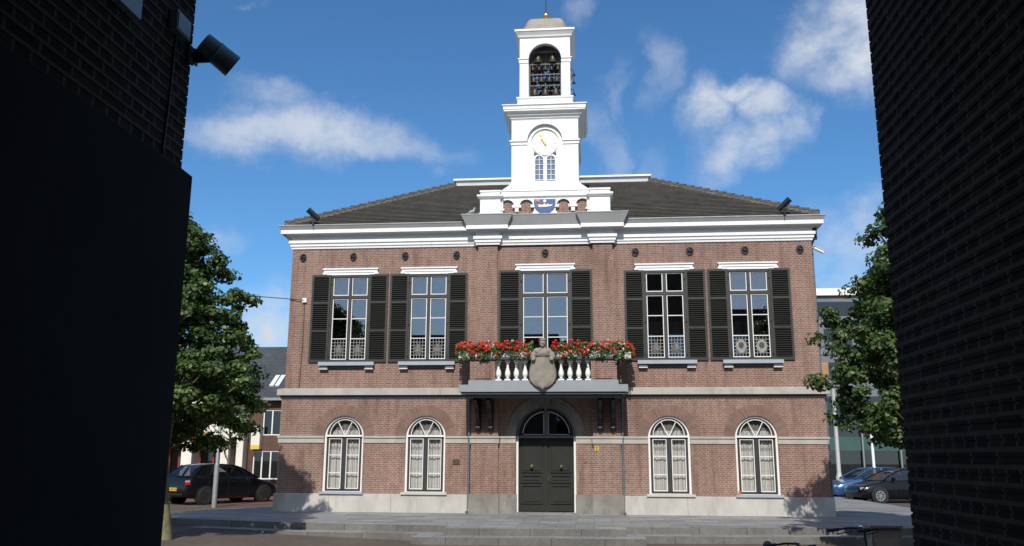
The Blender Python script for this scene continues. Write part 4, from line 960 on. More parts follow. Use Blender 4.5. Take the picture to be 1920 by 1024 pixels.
flowerbox(2.46,2.68,-1.32,-.30,'flower box of red geraniums along the right side of the balcony',.15,26)
#PART2
# ------------------------------------------------------------------ shutters
def shutter_mesh(wd, z0, z1, rails):
    q = M(); T = .07
    q.box(0,T,-.055,-.01,z0,z1); q.box(wd-T,wd,-.055,-.01,z0,z1)
    zs = [z0]+rails+[z1]
    q.box(T,wd-T,-.055,-.01,z0,z0+.10); q.box(T,wd-T,-.055,-.01,z1-.07,z1)
    for r_ in rails: q.box(T,wd-T,-.055,-.01,r_-.035,r_+.035)
    for i in range(len(zs)-1):
        a = zs[i]+(.10 if i == 0 else .035); b_ = zs[i+1]-(.07 if i == len(zs)-2 else .035); n = round((b_-a)/.070); st = (b_-a)/n
        for k_ in range(n):
            z = a+st*k_; q.box(T,wd-T,-.052,-.0145,z+.03,z+.041)
    return q
GAP = paint('louvre_shade_black', (.006,.006,.005), .9, .1, 4)  # near-black backing sheet: shade between the slats put into the colour
sh1 = None
for a in WX:
    for x in (a-HU-.645, a+HU):
        if sh1 is None:
            sh1 = shutter_mesh(.645, 4.74, 7.69, [5.79,6.74]).build('shutter', SHUT, TH, loc=(x,0,0))
            q = M(); q.box(.07,.575,-.0142,-.0115,4.84,7.62); sb1 = q.build('louvre_gap_shade', GAP, sh1)
        else: o = sh1.copy(); C.objects.link(o); o.parent = TH; o.location = (x,0,0); o2 = sb1.copy(); C.objects.link(o2); o2.parent = o
sh2 = shutter_mesh(.73, 4.03, 7.75, [4.93,5.85,6.78]).build('shutter', SHUT, TH, loc=(-1.535,0,0))
q = M(); q.box(.07,.66,-.0142,-.0115,4.13,7.68); sb2 = q.build('louvre_gap_shade', GAP, sh2)
o = sh2.copy(); C.objects.link(o); o.parent = TH; o.location = (.805,0,0); o2 = sb2.copy(); C.objects.link(o2); o2.parent = o
q = M()
for a in WX+[0]:
    h_ = HU if a else .8
    for s in (-1,1):
        for z in ([4.95,6.0,7.4] if a else [5.95,7.4]): q.box(a+s*h_-.03,a+s*h_+.03,-.065,-.055,z,z+.05)
each(q, 'shutter_hinge', IRON, TH)

# ------------------------------------------------------------------ near buildings framing the view
ASPH = paint('flat_roof', (.06,.06,.065), .9, .2, 2)
def toothed(q, x0, x1, y0, y1, z0, z1):
    z = z0; i = 0
    while z < z1:
        q.box(x0,x1,y0+(.006 if i % 2 else 0),y1,z+.004,z+.056); z += .062; i += 1
NL = empty('passage_house', 'dark shaded brick building close by on the left, with a smooth dark plinth', 'building', (-.7,-23.6,-.4))
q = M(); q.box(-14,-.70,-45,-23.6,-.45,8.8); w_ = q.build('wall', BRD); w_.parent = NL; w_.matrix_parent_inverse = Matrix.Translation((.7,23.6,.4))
def pin(o, T): 
    o.parent = T; o.matrix_parent_inverse = Matrix.Translation(-T.location); return o
q = M(); toothed(q, -.76, -.695, -31, -23.592, 3.21, 8.7); pin(q.build('corner_bricks', BRD), NL)
q = M(); q.box(-.80,-.645,-45,-23.56,-.45,3.19); q.add([(-.645,-45,3.19),(-.645,-23.56,3.19),(-.70,-23.6,3.235),(-.70,-45,3.235)], [(0,1,2,3)])
pin(q.build('plinth', paint('dark_render', (.060,.046,.037),   .9, .15, 2, bump=(20,.2), spec=.05)), NL)
q = M(); q.box(-.70,-.655,-26.5,-24.20,3.78,4.6); pin(q.build('fascia_panel', paint('grey_panel', (.75,.76,.75), .6, .05, 3)), NL)
q = M(); q.box(-14.3,-.5,-45,-23.4,8.8,8.95); pin(q.build('roof_edge', ASPH), NL)
NR_ = empty('corner_house', 'tall dark brick building edge close by on the right', 'building', (3.0,-23.6,-.4))
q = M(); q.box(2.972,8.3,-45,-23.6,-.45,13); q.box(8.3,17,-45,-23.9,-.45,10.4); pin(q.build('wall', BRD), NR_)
q = M(); toothed(q, 2.967, 3.07, -31, -23.592, -.4, 12.9); pin(q.build('corner_bricks', BRD), NR_)
q = M(); q.box(2.9,8.4,-45,-23.4,13,13.15); pin(q.build('roof_edge', ASPH), NR_)
q = M()
for x in (4.5,6.4,10,12.5,15):
    for z in (1.2,4.2,7.2): q.box(x-.6,x+.6,-23.62 if x < 8 else -23.92,-23.58 if x < 8 else -23.88,z,z+1.7)
for o in each(q, 'window', GL): pin(o, NR_)
q = M(); q.box(-.70,2.972,-45,-23.9,4.75,8.6); pin(q.build('passage_shade_slab', BRD), NL)  # unseen slab, added over the passage to keep the near walls in shade
q = M(); q.box(-.7,2.972,-45,-44.8,-.45,4.75); pin(q.build('passage_end', BRD), NL)
# wall lamp and box on the left wall
LG = paint('grey_lamp_paint', (.62,.64,.64), .5, .15, 9)
wl = empty('wall_spotlight', 'grey cylindrical spotlight bracketed to the dark brick wall at upper left', 'spotlight', (-.69,-23.62,3.88))
q = M(); q.box(0,.012,-.03,.03,-.05,.05); q.tube([(.0,0,0),(.05,.02,.01),(.08,.05,.04)], .014, 8); q.box(.02,.10,.03,.042,-.03,.05); q.box(.02,.03,.0,.04,-.05,.04); q.build('bracket', ZINC, wl)
rot = Vector((.66,.55,-.50)).to_track_quat('Z', 'Y').to_matrix()
q = M(); q.lathe([(.045,-.095),(.06,-.09),(.063,-.01),(.068,-.008),(.068,.0),(.065,.002),(.068,.11),(.070,.112),(.062,.112),(.058,.09)], (.125,.06,.035), 28, rot); q.build('housing', LG, wl, smooth=True)
q = M(); q.lathe([(.001,.0),(.059,.0),(.059,.004)], tuple(Vector((.125,.06,.035))+rot@Vector((0,0,.09))), 20, rot); q.build('lens', GL, wl)
bx = empty('wall_cable_box', 'grey cable box with a thin conduit on the dark left brick wall', 'cable box', (-.70,-23.79,3.97))
q = M(); q.box(0,.05,-.075,.075,-.055,.055); q.box(.05,.056,-.068,.068,-.048,.048); q.build('housing', paint('box_grey', (.6,.6,.58), .6, .1, 9), bx)
q = M(); q.tube([(.012,0,-.05),(.012,-.01,-.45),(.012,-.03,-.72),(.012,-.01,-.735)], .006, 6); q.build('conduit', paint('conduit', (.12,.12,.12), .6, .1, 9), bx)

# ------------------------------------------------------------------ cars
TYRE = paint('tyre_rubber', (.015,.015,.016), .85, .2, 10); ALLOY = paint('alloy_rim', (.50,.51,.52), .35, .1, 10, metal=.8)
CGL = glass('car_glass', refl=.10, clear=.42); CTRIM = paint('car_trim', (.02,.02,.022), .6, .1, 10)
TAIL = paint('tail_lamp_red', (.45,.015,.015), .15, .1, 20, coat=.6); HEAD = paint('headlamp', (.6,.62,.64), .12, .1, 30, coat=.8, metal=.4); YEL = paint('plate_yellow', (.72,.48,.03), .4, .05, 9)
BODY_H = [(0,.60,.30,.50),(.04,.70,.24,.60),(.18,.78,.20,.69),(.45,.83,.19,.77),(.85,.86,.19,.86),(1.12,.87,.19,.93),(1.6,.87,.19,.95),(2.4,.87,.19,.97),(3.1,.87,.19,.99),(3.6,.86,.20,1.0),(3.95,.84,.24,1.0),(4.12,.80,.28,.93),(4.19,.74,.30,.80),(4.22,.66,.36,.62)]
TOP_H = [(1.02,.77,.70,.93),(1.35,.78,.64,1.12),(1.75,.79,.60,1.32),(2.1,.79,.585,1.41),(2.6,.79,.58,1.44),(3.1,.79,.575,1.43),(3.5,.77,.57,1.37),(3.82,.75,.60,1.20),(4.06,.72,.64,.99)]
BODY_S = BODY_H[:9]+[(3.6,.86,.20,1.0),(4.1,.84,.24,1.0),(4.45,.80,.28,.96),(4.52,.74,.30,.80),(4.55,.66,.36,.62)]
TOP_S = TOP_H[:6]+[(3.45,.77,.57,1.34),(3.8,.75,.62,1.10),(4.0,.73,.66,.99)]
def car(name, label, cat, loc, rz, paintm, body, top, rear_detail=True, sc=1.0, wheel_mat=None):
    T = empty(name, label, cat, loc, rz); T.scale = (sc,)*3
    q = M(); S = []
    for (x, w_, zb, zt) in body:
        half = [(0,zb),(w_*.86,zb),(w_*.97,zb+.09),(w_,zb+(zt-zb)*.35),(w_,zb+(zt-zb)*.62),(w_*.965,zt-.07),(w_*.91,zt-.015),(w_*.80,zt+.004),(w_*.4,zt+.022),(0,zt+.028)]
        S.append([(x,y,z) for y, z in half]+[(x,-y,z) for y, z in half[-2:0:-1]])
    n = len(S[0]); q.add([p for s in S for p in s], [(i*n+k_, i*n+(k_+1) % n, (i+1)*n+(k_+1) % n, (i+1)*n+k_) for i in range(len(S)-1) for k_ in range(n)]+[tuple(range(n)), tuple((len(S)-1)*n+k_ for k_ in range(n))])
    q.build('body', paintm, T, smooth=True)
    # wheel arches and wheels
    wb = (.80, body[-1][0]-.80)
    for x in wb:
        for s in (-1, 1):
            q = M(); q.ring(x,.32,.0,.365,s*.70,s*.876,0,360,26); bmx = q.build('wheel_arch', CTRIM, T)
            q = M(); rotw = Matrix.Rotation(pi/2, 3, 'X'); q.lathe([(.19,-.10),(.29,-.10),(.315,-.07),(.318,0),(.315,.07),(.29,.10),(.215,.105),(.19,.07)], (x,s*.80,.31), 28, rotw); wh = q.build('wheel', TYRE, T, smooth=True)
            q = M(); ys = s*.885; q.ring(x,.31,.175,.215,s*.82,ys+s*.015,0,360,26); q.ring(x,.31,.0,.055,s*.82,ys+s*.01,0,360,12)
            for k_ in range(7): a = 2*pi*k_/7; q.obox((x+.115*cos(a), ys, .31+.115*sin(a)), (.15,.02,.038), Matrix.Rotation(-a, 3, 'Y'))
            q.ring(x,.31,.0,.19,s*.82,s*.84,0,360,20)
            q.build('rim', wheel_mat or ALLOY, wh)
    # cabin
    q = M(); S = []
    for (x, wl_, wt, zr) in top: 
        zb = .90; half = [(wl_,zb),(wl_+(wt-wl_)*.93,zb+(zr-zb)*.93),(wt,zr),(wt*.5,zr+.015),(0,zr+.02)]
        S.append([(x,y,z) for y, z in half]+[(x,-y,z) for y, z in half[-2::-1]])
    n = len(S[0]); q.add([p for s in S for p in s], [(i*n+k_, i*n+k_+1, (i+1)*n+k_+1, (i+1)*n+k_) for i in range(len(S)-1) for k_ in range(n-1)])
    q.build('windows', CGL, T, smooth=True)
    q = M(); i0, i1 = 2, len(top)-2; S = []
    for (x, wl_, wt, zr) in top[i0:i1]: S.append([(x,wt+.012,zr-.03),(x,wt+.004,zr+.006),(x,wt*.5,zr+.024),(x,0,zr+.03),(x,-wt*.5,zr+.024),(x,-wt-.004,zr+.006),(x,-wt-.012,zr-.03)])
    n = 7; q.add([p for s in S for p in s], [(i*n+k_, i*n+k_+1, (i+1)*n+k_+1, (i+1)*n+k_) for i in range(len(S)-1) for k_ in range(n-1)])
    q.build('roof', paintm, T, smooth=True)
    def side(x, f):   # point on the side of the cabin
        for a, b_ in zip(top[:-1], top[1:]):
            if a[0] <= x <= b_[0]: u_ = (x-a[0])/(b_[0]-a[0]); e = [a[i]+(b_[i]-a[i])*u_ for i in range(4)]; return (x, e[1]+(e[2]-e[1])*f+.006, .93+(e[3]-.93)*f)
    for s in (-1, 1):
        q = M()
        def pill(x0, x1, r_):
            a = side(x0, 0.02); b_ = side(x1, .97); q.tube([(a[0],s*a[1],a[2]),(b_[0],s*b_[1],b_[2])], r_, 6)
        pill(2.45,2.42,.035); pill(3.35,3.15,.05); pill(top[-1][0]-.12, 3.45, .075)
        P = [side(x, .98) for x in (1.36,1.75,2.1,2.6,3.1,3.5,3.75)]; q.tube([(1.04,s*.76,.94)]+[(p_[0],s*p_[1],p_[2]) for p_ in P], .03, 6)
        q.build('pillar_trim', paintm, T, smooth=True)
        q = M(); q.obox((1.42,s*.93,1.0), (.09,.18,.12), Matrix.Rotation(0, 3, 'X')); q.build('mirror', paintm, T)
        q = M(); q.obox((.16,s*.60,.60), (.16,.22,.11), Matrix.Rotation(s*.5, 3, 'Z')); q.build('headlight', HEAD, T)
        e = body[-1][0]; q = M(); q.obox((e-.12,s*.70,.80), (.16,.20,.15), Matrix.Rotation(-s*.55, 3, 'Z')); tl_ = q.build('tail_light', TAIL, T)
        q = M(); q.obox((e-.115,s*.705,.845), (.165,.19,.05), Matrix.Rotation(-s*.55, 3, 'Z')); q.build('indicator', HEAD, tl_)
        q = M()
        for x in (1.52,2.45,3.3): q.box(x-.004,x+.004,*sorted((s*.865, s*.8735)),.28,.9)
        q.box(2.2,2.36,*sorted((s*.865, s*.888)),.79,.815); q.box(3.08,3.24,*sorted((s*.865, s*.888)),.80,.825); q.build('door_seam', CTRIM, T)
    e = body[-1][0]
    q = M(); q.box(e-.01,e+.02,-.26,.26,.50,.61); npl = q.build('number_plate', YEL, T)
    q = M()
    for i in range(6): y = -.2+.07*i+(.02 if i > 1 else 0)+(.02 if i > 3 else 0); q.box(e+.02,e+.0225,y,y+.04,.525,.585)
    q.build('plate_marks', CTRIM, npl)
    q = M(); q.box(-.005,.03,-.3,.3,.50,.56); q.box(e-.05,e+.012,-.6,.6,.36,.40); q.build('grille', CTRIM, T)
    q = M(); q.box(2.2,2.9,-.55,-.15,.55,1.15); q.box(2.2,2.9,.15,.55,.55,1.15); q.box(1.6,1.8,-.5,.5,.7,.9); q.build('seats', CTRIM, T)
    return T
CBLK = paint('black_car_paint', (.004,.005,.007), .3, .05, 3, coat=.6, spec=.15); CBLUE = paint('blue_car_paint', (.03,.10,.27), .25, .05, 3, coat=1, metal=.3)
hd = R(60); dx, dy = cos(hd), sin(hd); ax = (-11.28-.87*dy, 5.73+.87*dx)
car('parked_car', 'black hatchback parked left of the town hall, rear with yellow plate towards the viewer', 'car', (ax[0]+.80*dx, ax[1]+.80*dy, -.03), hd+pi, CBLK, BODY_H, TOP_H)
ph = R(12)
car('parked_car', 'black saloon parked nose-in at the right, nearer of the two cars there', 'car', (12.55,11.75,-.125), ph, CBLK, BODY_S, TOP_S)
car('parked_car', 'blue car parked at the right just behind the black saloon', 'car', (12.30,14.9,-.125), ph, CBLUE, BODY_S, TOP_S)

# ------------------------------------------------------------------ posts, young tree
POSTM = paint('galvanised_grey', (.27,.29,.29), .5, .12, 6, metal=.2)
q = M(); q.lathe([(.085,0),(.085,1.42),(.075,1.46),(.06,1.5),(.055,3.1),(.03,3.14)], (-11.6,2.0,-.03), 14); tag(q.build('street_post', POSTM, smooth=True), 'slim grey metal post standing in front of the black hatchback', 'post')
lp_ = empty('lamp_post', 'tall pale grey lamp post at the right corner of the town hall', 'lamp post', (13.2,16,-.13))
q = M(); q.lathe([(.16,0),(.16,1.0),(.125,1.06),(.12,1.15),(.10,1.2),(.085,5.2)], (0,0,0), 14); q.build('pole', paint('lamp_grey', (.42,.43,.41), .5, .08, 6), lp_, smooth=True)
q = M(); q.lathe([(.06,5.2),(.20,5.3),(.23,5.6),(.10,5.75),(.02,5.8)], (0,0,0), 14); q.build('lamp_head', POSTM, lp_, smooth=True)
q = M(); q.lathe([(.07,0),(.07,4.2),(.04,4.25)], (15.15,17,-.13), 10); tag(q.build('white_pole', paint('white_pole_paint', (.8,.8,.78), .4, .03, 5), smooth=True), 'thin bright white pole rising behind the black saloon', 'pole')
tree('young slender tree growing in front of the white shop', (-16.35,14,-.03), [(2.2,.3),(2.6,.8),(3.4,1.0),(4.4,.9),(5.2,.4),(5.6,.1)], (.0,0), .085, 60, 45, .075, 5, 2)

# ------------------------------------------------------------------ shops on the left
SW = paint('shop_white_render', (.70,.68,.60), .8, .08, 1.2, dirt=((.55,.52,.45), 1.5, .6)); SLATE = NT('slate_cladding'); t = SLATE
s4 = t.n('ShaderNodeSeparateXYZ'); t.l(t.coords(), s4.inputs[0]); wv_ = t.n('ShaderNodeTexBrick'); cb4 = t.n('ShaderNodeCombineXYZ'); t.l(s4.outputs[0], cb4.inputs[0]); t.l(s4.outputs[2], cb4.inputs[1]); t.l(cb4.outputs[0], wv_.inputs[0])
wv_.inputs['Scale'].default_value = 1; wv_.inputs['Brick Width'].default_value = .5; wv_.inputs['Row Height'].default_value = .22; wv_.inputs['Mortar Size'].default_value = .014; wv_.inputs['Color1'].default_value = (.062,.068,.075,1); wv_.inputs['Color2'].default_value = (.050,.055,.062,1); wv_.inputs['Mortar'].default_value = (.022,.024,.027,1)
t.l(t.mix(1, wv_.outputs[0], t.ramp(t.noise(.8, 6).outputs[0], [(.3, (.8,.8,.8)), (.7, (1.15,1.15,1.15))]), 'MULTIPLY'), t.p.inputs['Base Color']); t.p.inputs['Roughness'].default_value = .7; SLATE = SLATE.m
REDF = paint('red_shopfront', (.22,.035,.03), .5, .1, 5); SGL = glass('shop_glass', refl=.07, clear=.5)
SA = empty('shop_house', 'brown brick shop house with dark slate roof and white-framed windows, left of the town hall', 'building', (-14,20,0))
def P_(q, n, mt_, T, par=None, **k):
    o = q.build(n, mt_, **k)
    if par: o.parent = par; o.matrix_parent_inverse = Matrix.Translation(-T.location)
    else: pin(o, T)
    return o
def sub(q, n, mt_, par): o = q.build(n, mt_); o.parent = par; return o
x0, x1, yf = -17.75, -9.0, 20
wl_ = plate('wall', rect(x0,x1,-.2,4.85), [rect(-17.45,-15.95,.46,2.02), rect(-17.0,-15.95,2.86,4.28), rect(-15.4,-13.6,.46,2.02), rect(-15.4,-13.6,2.86,4.28), rect(-12.9,-10.2,.2,2.4), rect(-12.9,-11.0,2.86,4.28)], yf, yf+.3, BRS); pin(wl_, SA)
q = M(); q.box(x0,x0+.3,yf+.3,30,-.2,4.85); q.box(x1-.3,x1,yf+.3,30,-.2,4.85); q.box(x0+.3,x1-.3,29.7,30,-.2,4.85); pin(q.build('wall', BRS), SA)
q = M(); q.box(x0+.3,x1-.3,21.4,21.5,0,4.8); q.box(x0+.3,x1-.3,20.3,21.4,2.45,2.6); pin(q.build('interior', BLACK), SA)
for (a, b_, c_, d_, n_) in [(-17.45,-15.95,.46,2.02,3),(-17.0,-15.95,2.86,4.28,2),(-15.4,-13.6,.46,2.02,3),(-15.4,-13.6,2.86,4.28,3),(-12.9,-10.2,.2,2.4,4),(-12.9,-11.0,2.86,4.28,3)]:
    q = M(); q.frame(a,b_,c_,d_,.06,yf+.04,yf+.14)
    for i in range(1, n_): x = a+(b_-a)*i/n_; q.box(x-.035,x+.035,yf+.04,yf+.14,c_+.06,d_-.06)
    f_ = pin(q.build('window', WHITE2), SA); q = M(); q.box(a+.06,b_-.06,yf+.1,yf+.105,c_+.06,d_-.06); sub(q, 'pane', SGL, f_)
q = M(); y0_, z0_, y1_, z1_ = yf-.35, 4.86, yf+4.6, 8.3
q.add([(x0-.1,y0_,z0_),(x1+.1,y0_,z0_),(x1+.1,y1_,z1_),(x0-.1,y1_,z1_),(x0-.1,30.2,5.0),(x1+.1,30.2,5.0),(x0-.1,y0_,z0_-.12),(x1+.1,y0_,z0_-.12)], [(0,1,2,3),(3,2,5,4),(6,7,1,0),(0,3,4),(1,5,2)]); rfA = pin(q.build('roof', SLATE), SA)
q = M(); q.box(x0-.12,x1+.12,yf-.48,yf-.36,4.78,4.92); sub(q, 'gutter', POSTM, rfA)
q = M()
for (yy0, zz0) in ((20.95,5.85),):
    s_n = (z1_-z0_)/(y1_-y0_); nv = Vector((0,-s_n,1)).normalized()
    def rp(x, y, o_): return Vector((x, y, z0_+(y-y0_)*s_n))+nv*o_
    for (a, b_) in ((-17.05,-16.80),(-16.72,-16.47)):
        vs = [rp(a,20.75,.01),rp(b_,20.75,.01),rp(b_,21.75,.01),rp(a,21.75,.01),rp(a,20.75,.09),rp(b_,20.75,.09),rp(b_,21.75,.09),rp(a,21.75,.09)]
        q.add(vs, [(0,3,2,1),(4,5,6,7),(0,1,5,4),(1,2,6,5),(2,3,7,6),(3,0,4,7)])
for o in each(q, 'skylight', paint('skylight_white', (.65,.68,.72), .2, .05, 9)): o.parent = rfA
# projecting sign box
sg_ = empty('shop_sign', 'tall white and yellow projecting sign on the brown shop wall', 'sign', (-17.2,19.8,2.1)); q = M(); q.box(-.26,.24,-.25,.19,.0,1.25); q.build('box', SW, sg_); q = M(); q.box(-.262,.242,-.254,-.2505,.02,.22); q.build('yellow_band', YEL, sg_)
# white modern shop
SB = empty('white_shop', 'white rendered shop with deep piers, dark openings and red door frames behind the black hatchback', 'building', (-24,19.4,0))
q = M(); q.box(-36,-17.8,20.6,30,-.2,4.6); q.box(-36,-17.8,19.4,20.6,2.62,3.9); q.build; pin(q.build('wall', SW), SB)
q = M()
for (a, b_) in ((-36,-30),(-28.6,-27.9),(-25.2,-24.4),(-22.9,-22.55),(-21.35,-20.75),(-19.10,-18.65),(-18.2,-17.82)):
    q.box(a,b_,19.4,20.6,-.2,2.615)
for o in each(q, 'pier', SW): pin(o, SB)
q = M(); q.box(-36.2,-17.7,19.2,30,4.6,4.78); pin(q.build('roof_edge', SW), SB)
q = M(); q.add([(-36.2,21,4.78),(-17.7,21,4.78),(-17.7,26,8.6),(-36.2,26,8.6),(-36.2,31,4.78),(-17.7,31,4.78)], [(0,1,2,3),(3,2,5,4),(0,3,4),(1,5,2)]); pin(q.build('roof', SLATE), SB)
for (a, b_) in ((-27.9,-25.2),(-24.4,-22.9),(-22.55,-21.35),(-20.75,-19.10),(-18.65,-18.2)):
    q = M(); q.box(a,b_,20.5,20.58,0,2.61); dk = pin(q.build('shop_window', SGL), SB)
    q = M(); q.box(a,b_,20.585,20.595,0,2.61); sub(q, 'dark_interior', BLACK, dk)
    q = M(); q.frame(a,b_,0,2.6,.07,20.42,20.5)
    if b_-a > 1: q.box((a+b_)/2-.05,(a+b_)/2+.05,20.42,20.5,.07,2.53)
    sub(q, 'door_frame', REDF, dk)
q = M(); q.box(-20.75,-19.1,19.36,19.398,2.55,2.85); pin(q.build('fascia_strip', REDF), SB)
# letters AP
NAVY = paint('navy_lettering', (.015,.03,.12), .4, .05, 9)
def text(body, size, loc, mat, parent, name, ext=.02):
    cu = bpy.data.curves.new(name, 'FONT'); cu.body = body; cu.size = size; cu.extrude = ext; cu.offset = .012*size; t_ = bpy.data.objects.new(name, cu); C.objects.link(t_)
    me = bpy.data.meshes.new_from_object(t_.evaluated_get(bpy.context.evaluated_depsgraph_get())); bpy.data.objects.remove(t_); me.materials.clear(); me.materials.append(mat); me.name = name
    me.transform(Matrix.Translation(loc) @ Matrix.Rotation(pi/2, 4, 'X')); o = link(name, me); return o
ss = empty('shop_sign', 'white shop fascia with large navy letters AP behind the lichen-covered trunk', 'sign', (-22.1,19.4,2.7)); q = M(); q.box(-1.4,.95,-.12,-.002,-.05,.95); q.build('board', SW, ss)
o = text('AP', .62, (-.20,-.15,.12), NAVY, ss, 'letters'); o.parent = ss
og = empty('hanging_sign', 'small orange shop sign half hidden by leaves behind the hatchback', 'sign', (-20.0,19.3,2.9)); q = M(); q.prism([(-.32,.12),(.32,.12),(.22,-.16),(.0,-.34),(-.22,-.16)], -.03, .03); q.tube([(0,0,.12),(0,0,.35)], .02, 5); q.build('board', paint('orange_sign', (.62,.28,.05), .5, .1, 5), og)

# ------------------------------------------------------------------ modern office on the right
OG = glass('office_glass', refl=.10, clear=.25); OGR = paint('green_glass_band', (.035,.085,.072), .25, .1, 2, coat=.5); OCL = paint('grey_cladding', (.14,.155,.175), .6, .1, 1.5); ORC = paint('orange_brick_panel', (.36,.19,.10), .8, .15, 3); NVB = paint('dark_office', (.02,.023,.028), .8, .3, 1)
OF = empty('glass_office', 'modern grey office with dark glass front and green band, behind the right-hand tree', 'building', (14,25,0))
q = M(); q.box(14,60,26.2,45,-.3,11.3); pin(q.build('wall', OCL), OF)
q = M(); q.box(14,60,25,26.2,5.3,11.3); pin(q.build('upper_storeys', OCL), OF)
q = M(); q.box(13.9,60.1,24.8,45,11.32,11.75); pin(q.build('roof_edge', WHITE2), OF)
q = M(); q.box(14,60,24.97,25.0-.002,10.1,10.95); pin(q.build('window_band', OG), OF)
for z in (8.1,6.1):
    for i in range(12):
        x = 15.3+i*3.4; q = M(); q.box(x,x+1.6,24.95,24.998,z,z+1.2); f_ = pin(q.build('window', OG), OF)
q = M()
for z in (7.75,9.6): q.box(14,60,24.94,24.998,z,z+.06)
for o in each(q, 'ledge', OCL): pin(o, OF)
q = M(); q.box(14.1,15.4,24.9,24.949,6.3,7.3); q.box(17.8,19.2,24.9,24.949,6.6,7.5)
for o in each(q, 'orange_panel', ORC): pin(o, OF)
q = M(); q.box(14,60,25.9,26.19,-.1,5.29); pin(q.build('dark_interior', NVB), OF)
q = M(); q.box(14,60,25.02,25.05,-.1,5.29); gl_ = pin(q.build('glass_front', OG), OF)
q = M(); q.box(14,60,24.93,25.0,2.18,2.96); pin(q.build('green_band', OGR), OF)
q = M()
for i in range(14): x = 14.9+i*2.1; q.tube([(x,24.8,-.1),(x,24.8,5.3)], .05, 6)
for o in each(q, 'mullion', POSTM): pin(o, OF)

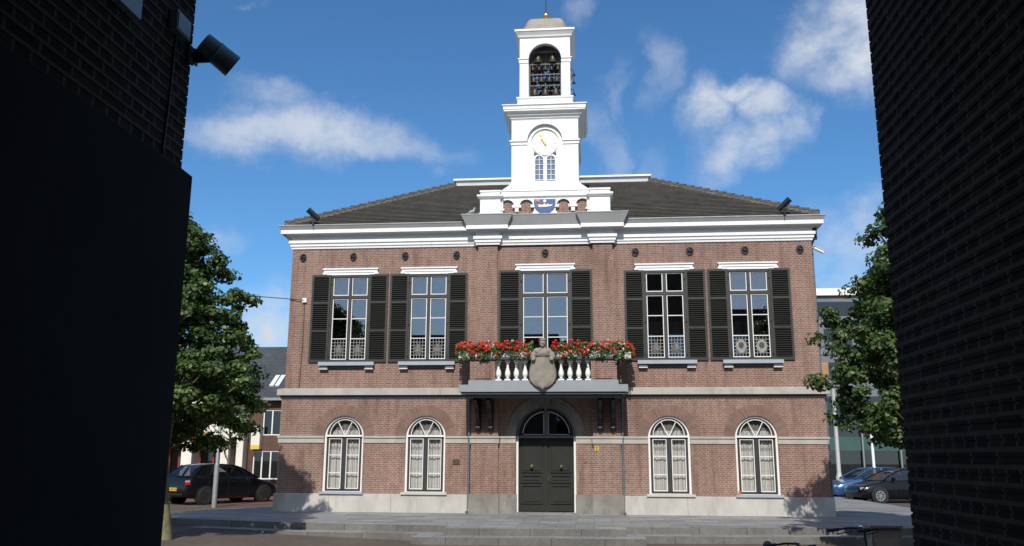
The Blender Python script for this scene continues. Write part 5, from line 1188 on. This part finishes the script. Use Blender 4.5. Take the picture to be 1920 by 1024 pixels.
# ------------------------------------------------------------------ bicycles
def bike(label, loc, rz, steer, lean, col, group=None):
    T = empty('bicycle', label, 'bicycle', loc, rz, group); T.rotation_euler = (lean, 0, rz)
    fm = paint('bike_frame_%s' % col[0], col[1], .35, .1, 9, coat=.5); RB = TYRE; CH = paint('chrome', (.6,.6,.6), .2, .05, 9, metal=1)
    for i, x in enumerate((0, 1.12)):
        q = M(); q.tube([(x+.335*cos(2*pi*k_/32), 0, .35+.335*sin(2*pi*k_/32)) for k_ in range(33)], .019, 6, cap=False); wh = q.build('wheel', RB, T, smooth=True)
        q = M(); q.tube([(x+.312*cos(2*pi*k_/32), 0, .35+.312*sin(2*pi*k_/32)) for k_ in range(33)], .010, 5, cap=False)
        for k_ in range(16): a = 2*pi*k_/16; q.tube([(x,(.02 if k_ % 2 else -.02),.35),(x+.31*cos(a),0,.35+.31*sin(a))], .0015, 3)
        q.tube([(x,-.05,.35),(x,.05,.35)], .02, 8); q.build('rim', CH, wh)
        q = M(); q.tube([(x+.37*cos(R(a)), 0, .35+.37*sin(R(a))) for a in range(20, 200 if i else 150, 12)], .018, 5); q.build('mudguard', fm, T)
    bb_ = (.47,0,.30); st_ = (.33,0,.78); hb = (.92,0,.80); hl = (.95,0,.66)
    q = M(); q.tube([bb_, st_], .017, 8); q.tube([bb_, (.75,0,.45), hl], .019, 8); q.tube([st_, (.37,0,.70)], .017, 8); q.tube([(.38,0,.62),(.6,0,.50),(.90,0,.75)], .016, 8)
    for s in (-1, 1): q.tube([(0,s*.05,.35),(.45,s*.03,.30)], .010, 6); q.tube([(0,s*.05,.35),(.34,s*.02,.72)], .009, 6)
    q.tube([hb, (.97,0,.55)], .022, 8)
    for s in (-1, 1): q.tube([(.97,s*.03,.58),(1.03,s*.055,.50),(1.12,s*.05,.35)], .012, 6)
    q.build('frame', fm, T, smooth=True)
    q = M(); q.lathe([(.09,0),(.095,.01),(.09,.02)], (.47,-.05,.30), 16, Matrix.Rotation(pi/2, 3, 'X')); q.tube([(.47,-.07,.30),(.40,-.08,.14)], .01, 5); q.tube([(.47,.07,.30),(.54,.08,.46)], .01, 5); q.box(.35,.45,-.15,-.07,.12,.15); q.box(.49,.59,.07,.15,.45,.48)
    q.box(.0,.47,.055,.065,.24,.42); q.build('pedals', IRON, T)
    q = M(); q.tube([(.33,0,.78),(.30,0,.92)], .012, 6); vs = [(.10,.09),(.18,.10),(.30,.05),(.42,.02)]
    q.add([(x,y,z) for x, y in vs for z in (.93,.97)]+[(x,-y,z) for x, y in vs for z in (.93,.97)], [(1,3,5,7,15,13,11,9),(0,8,10,12,14,6,4,2),(0,2,3,1),(2,4,5,3),(4,6,7,5),(8,9,11,10),(10,11,13,12),(12,13,15,14),(6,14,15,7),(0,1,9,8)]); q.build('saddle', IRON, T)
    q = M(); q.box(-.28,.20,-.07,.07,.735,.75); q.tube([(0,-.06,.35),(-.1,-.06,.73)], .006, 4); q.tube([(0,.06,.35),(-.1,.06,.73)], .006, 4); q.build('carrier', IRON, T)
    # steering
    H = empty_part('handlebar', T, (.915,0,.93), steer)
    q = M(); q.tube([(0,0,-.10),(-.02,0,.26)], .013, 8)
    for s in (-1, 1):
        q.tube([(-.02,0,.26),(.02,s*.10,.285),(.03,s*.20,.30),(-.04,s*.285,.30),(-.16,s*.30,.285)], .012, 8)
    q.build_into(H, IRON)
    for s in (-1, 1):
        q = M(); q.tube([(-.15,s*.30,.287),(-.29,s*.305,.27)], .019, 10); g_ = q.build('grip', IRON, H)
        q = M(); q.tube([(-.02,s*.275,.30),(-.02,s*.255,.26),(-.20,s*.275,.235)], .006, 5); q.build('brake_lever', IRON, H)
    q = M(); q.lathe([(.02,0),(.028,.015),(.02,.03)], (.01,.12,.30), 10); q.build('bell', CH, H)
    q = M(); q.lathe([(.03,0),(.045,.05),(.045,.07)], (.07,0,.02), 12, Matrix.Rotation(pi/2, 3, 'Y')); q.build('front_lamp', CH, H)
    return T, H
def empty_part(name, T, loc, rz):
    o = bpy.data.objects.new(name, bpy.data.meshes.new(name)); C.objects.link(o); o.parent = T; o.location = loc; o.rotation_euler = (0,0,rz); return o
def build_into(s, o, mat):
    s_ = bpy.data.meshes.new(o.name); s_.from_pydata(s.v, [], s.f); s_.materials.append(mat); o.data = s_
M.build_into = build_into
G0 = gz(4.6,-17.5)
bk1, _ = bike('bicycle with black swept-back handlebar parked at the lower right, in front of the brown crate', (3.62,-17.75,G0+.12), R(8), R(8), R(-4), ('black', (.02,.02,.022)))
bk2, _ = bike('bicycle at the bottom edge, only its handlebar and round mirror in view', (2.86,-18.2,G0-.03), R(14), R(4), R(-3), ('red', (.25,.02,.02)))
q = M(); q.lathe([(.05,0),(.06,.01),(.055,.025)], (.0,0,0), 14, Matrix.Rotation(R(80), 3, 'X') ); q.tube([(0,0,0),(.02,.0,-.14)], .006, 5); mi = q.build('mirror', POSTM, bk2, loc=(.66,.32,1.20))
cb_ = empty('utility_cabinet', 'small brown-grey cabinet standing behind the handlebar at the lower right', 'cabinet', (4.95,-16.7,G0-.02))
q = M(); q.box(-.17,.17,-.14,.14,0,1.32); q.build('body', paint('cabinet_brown', (.42,.33,.26), .7, .15, 6, dirt=((.08,.07,.06), 6, .5)), cb_); q = M(); q.box(-.19,.19,-.16,.16,1.323,1.35); q.build('lid', paint('cabinet_lid', (.36,.31,.27), .6, .1, 6), cb_); q = M(); q.box(-.14,.14,-.152,-.142,.1,1.2); q.build('door', paint('cabinet_door', (.46,.35,.27), .7, .15, 6), cb_)

# the tall tree behind the passage whose reflection stands in the upper windows
tree('tall dark tree behind the passage, mirrored in the middle upper window', (4.5,-52,-.4), [(6,2.2),(9,4.2),(12,4.4),(15,3.4),(17.5,1.6),(18.6,.2)], (0,0), .35, 260, 50, .24, 17, 5)
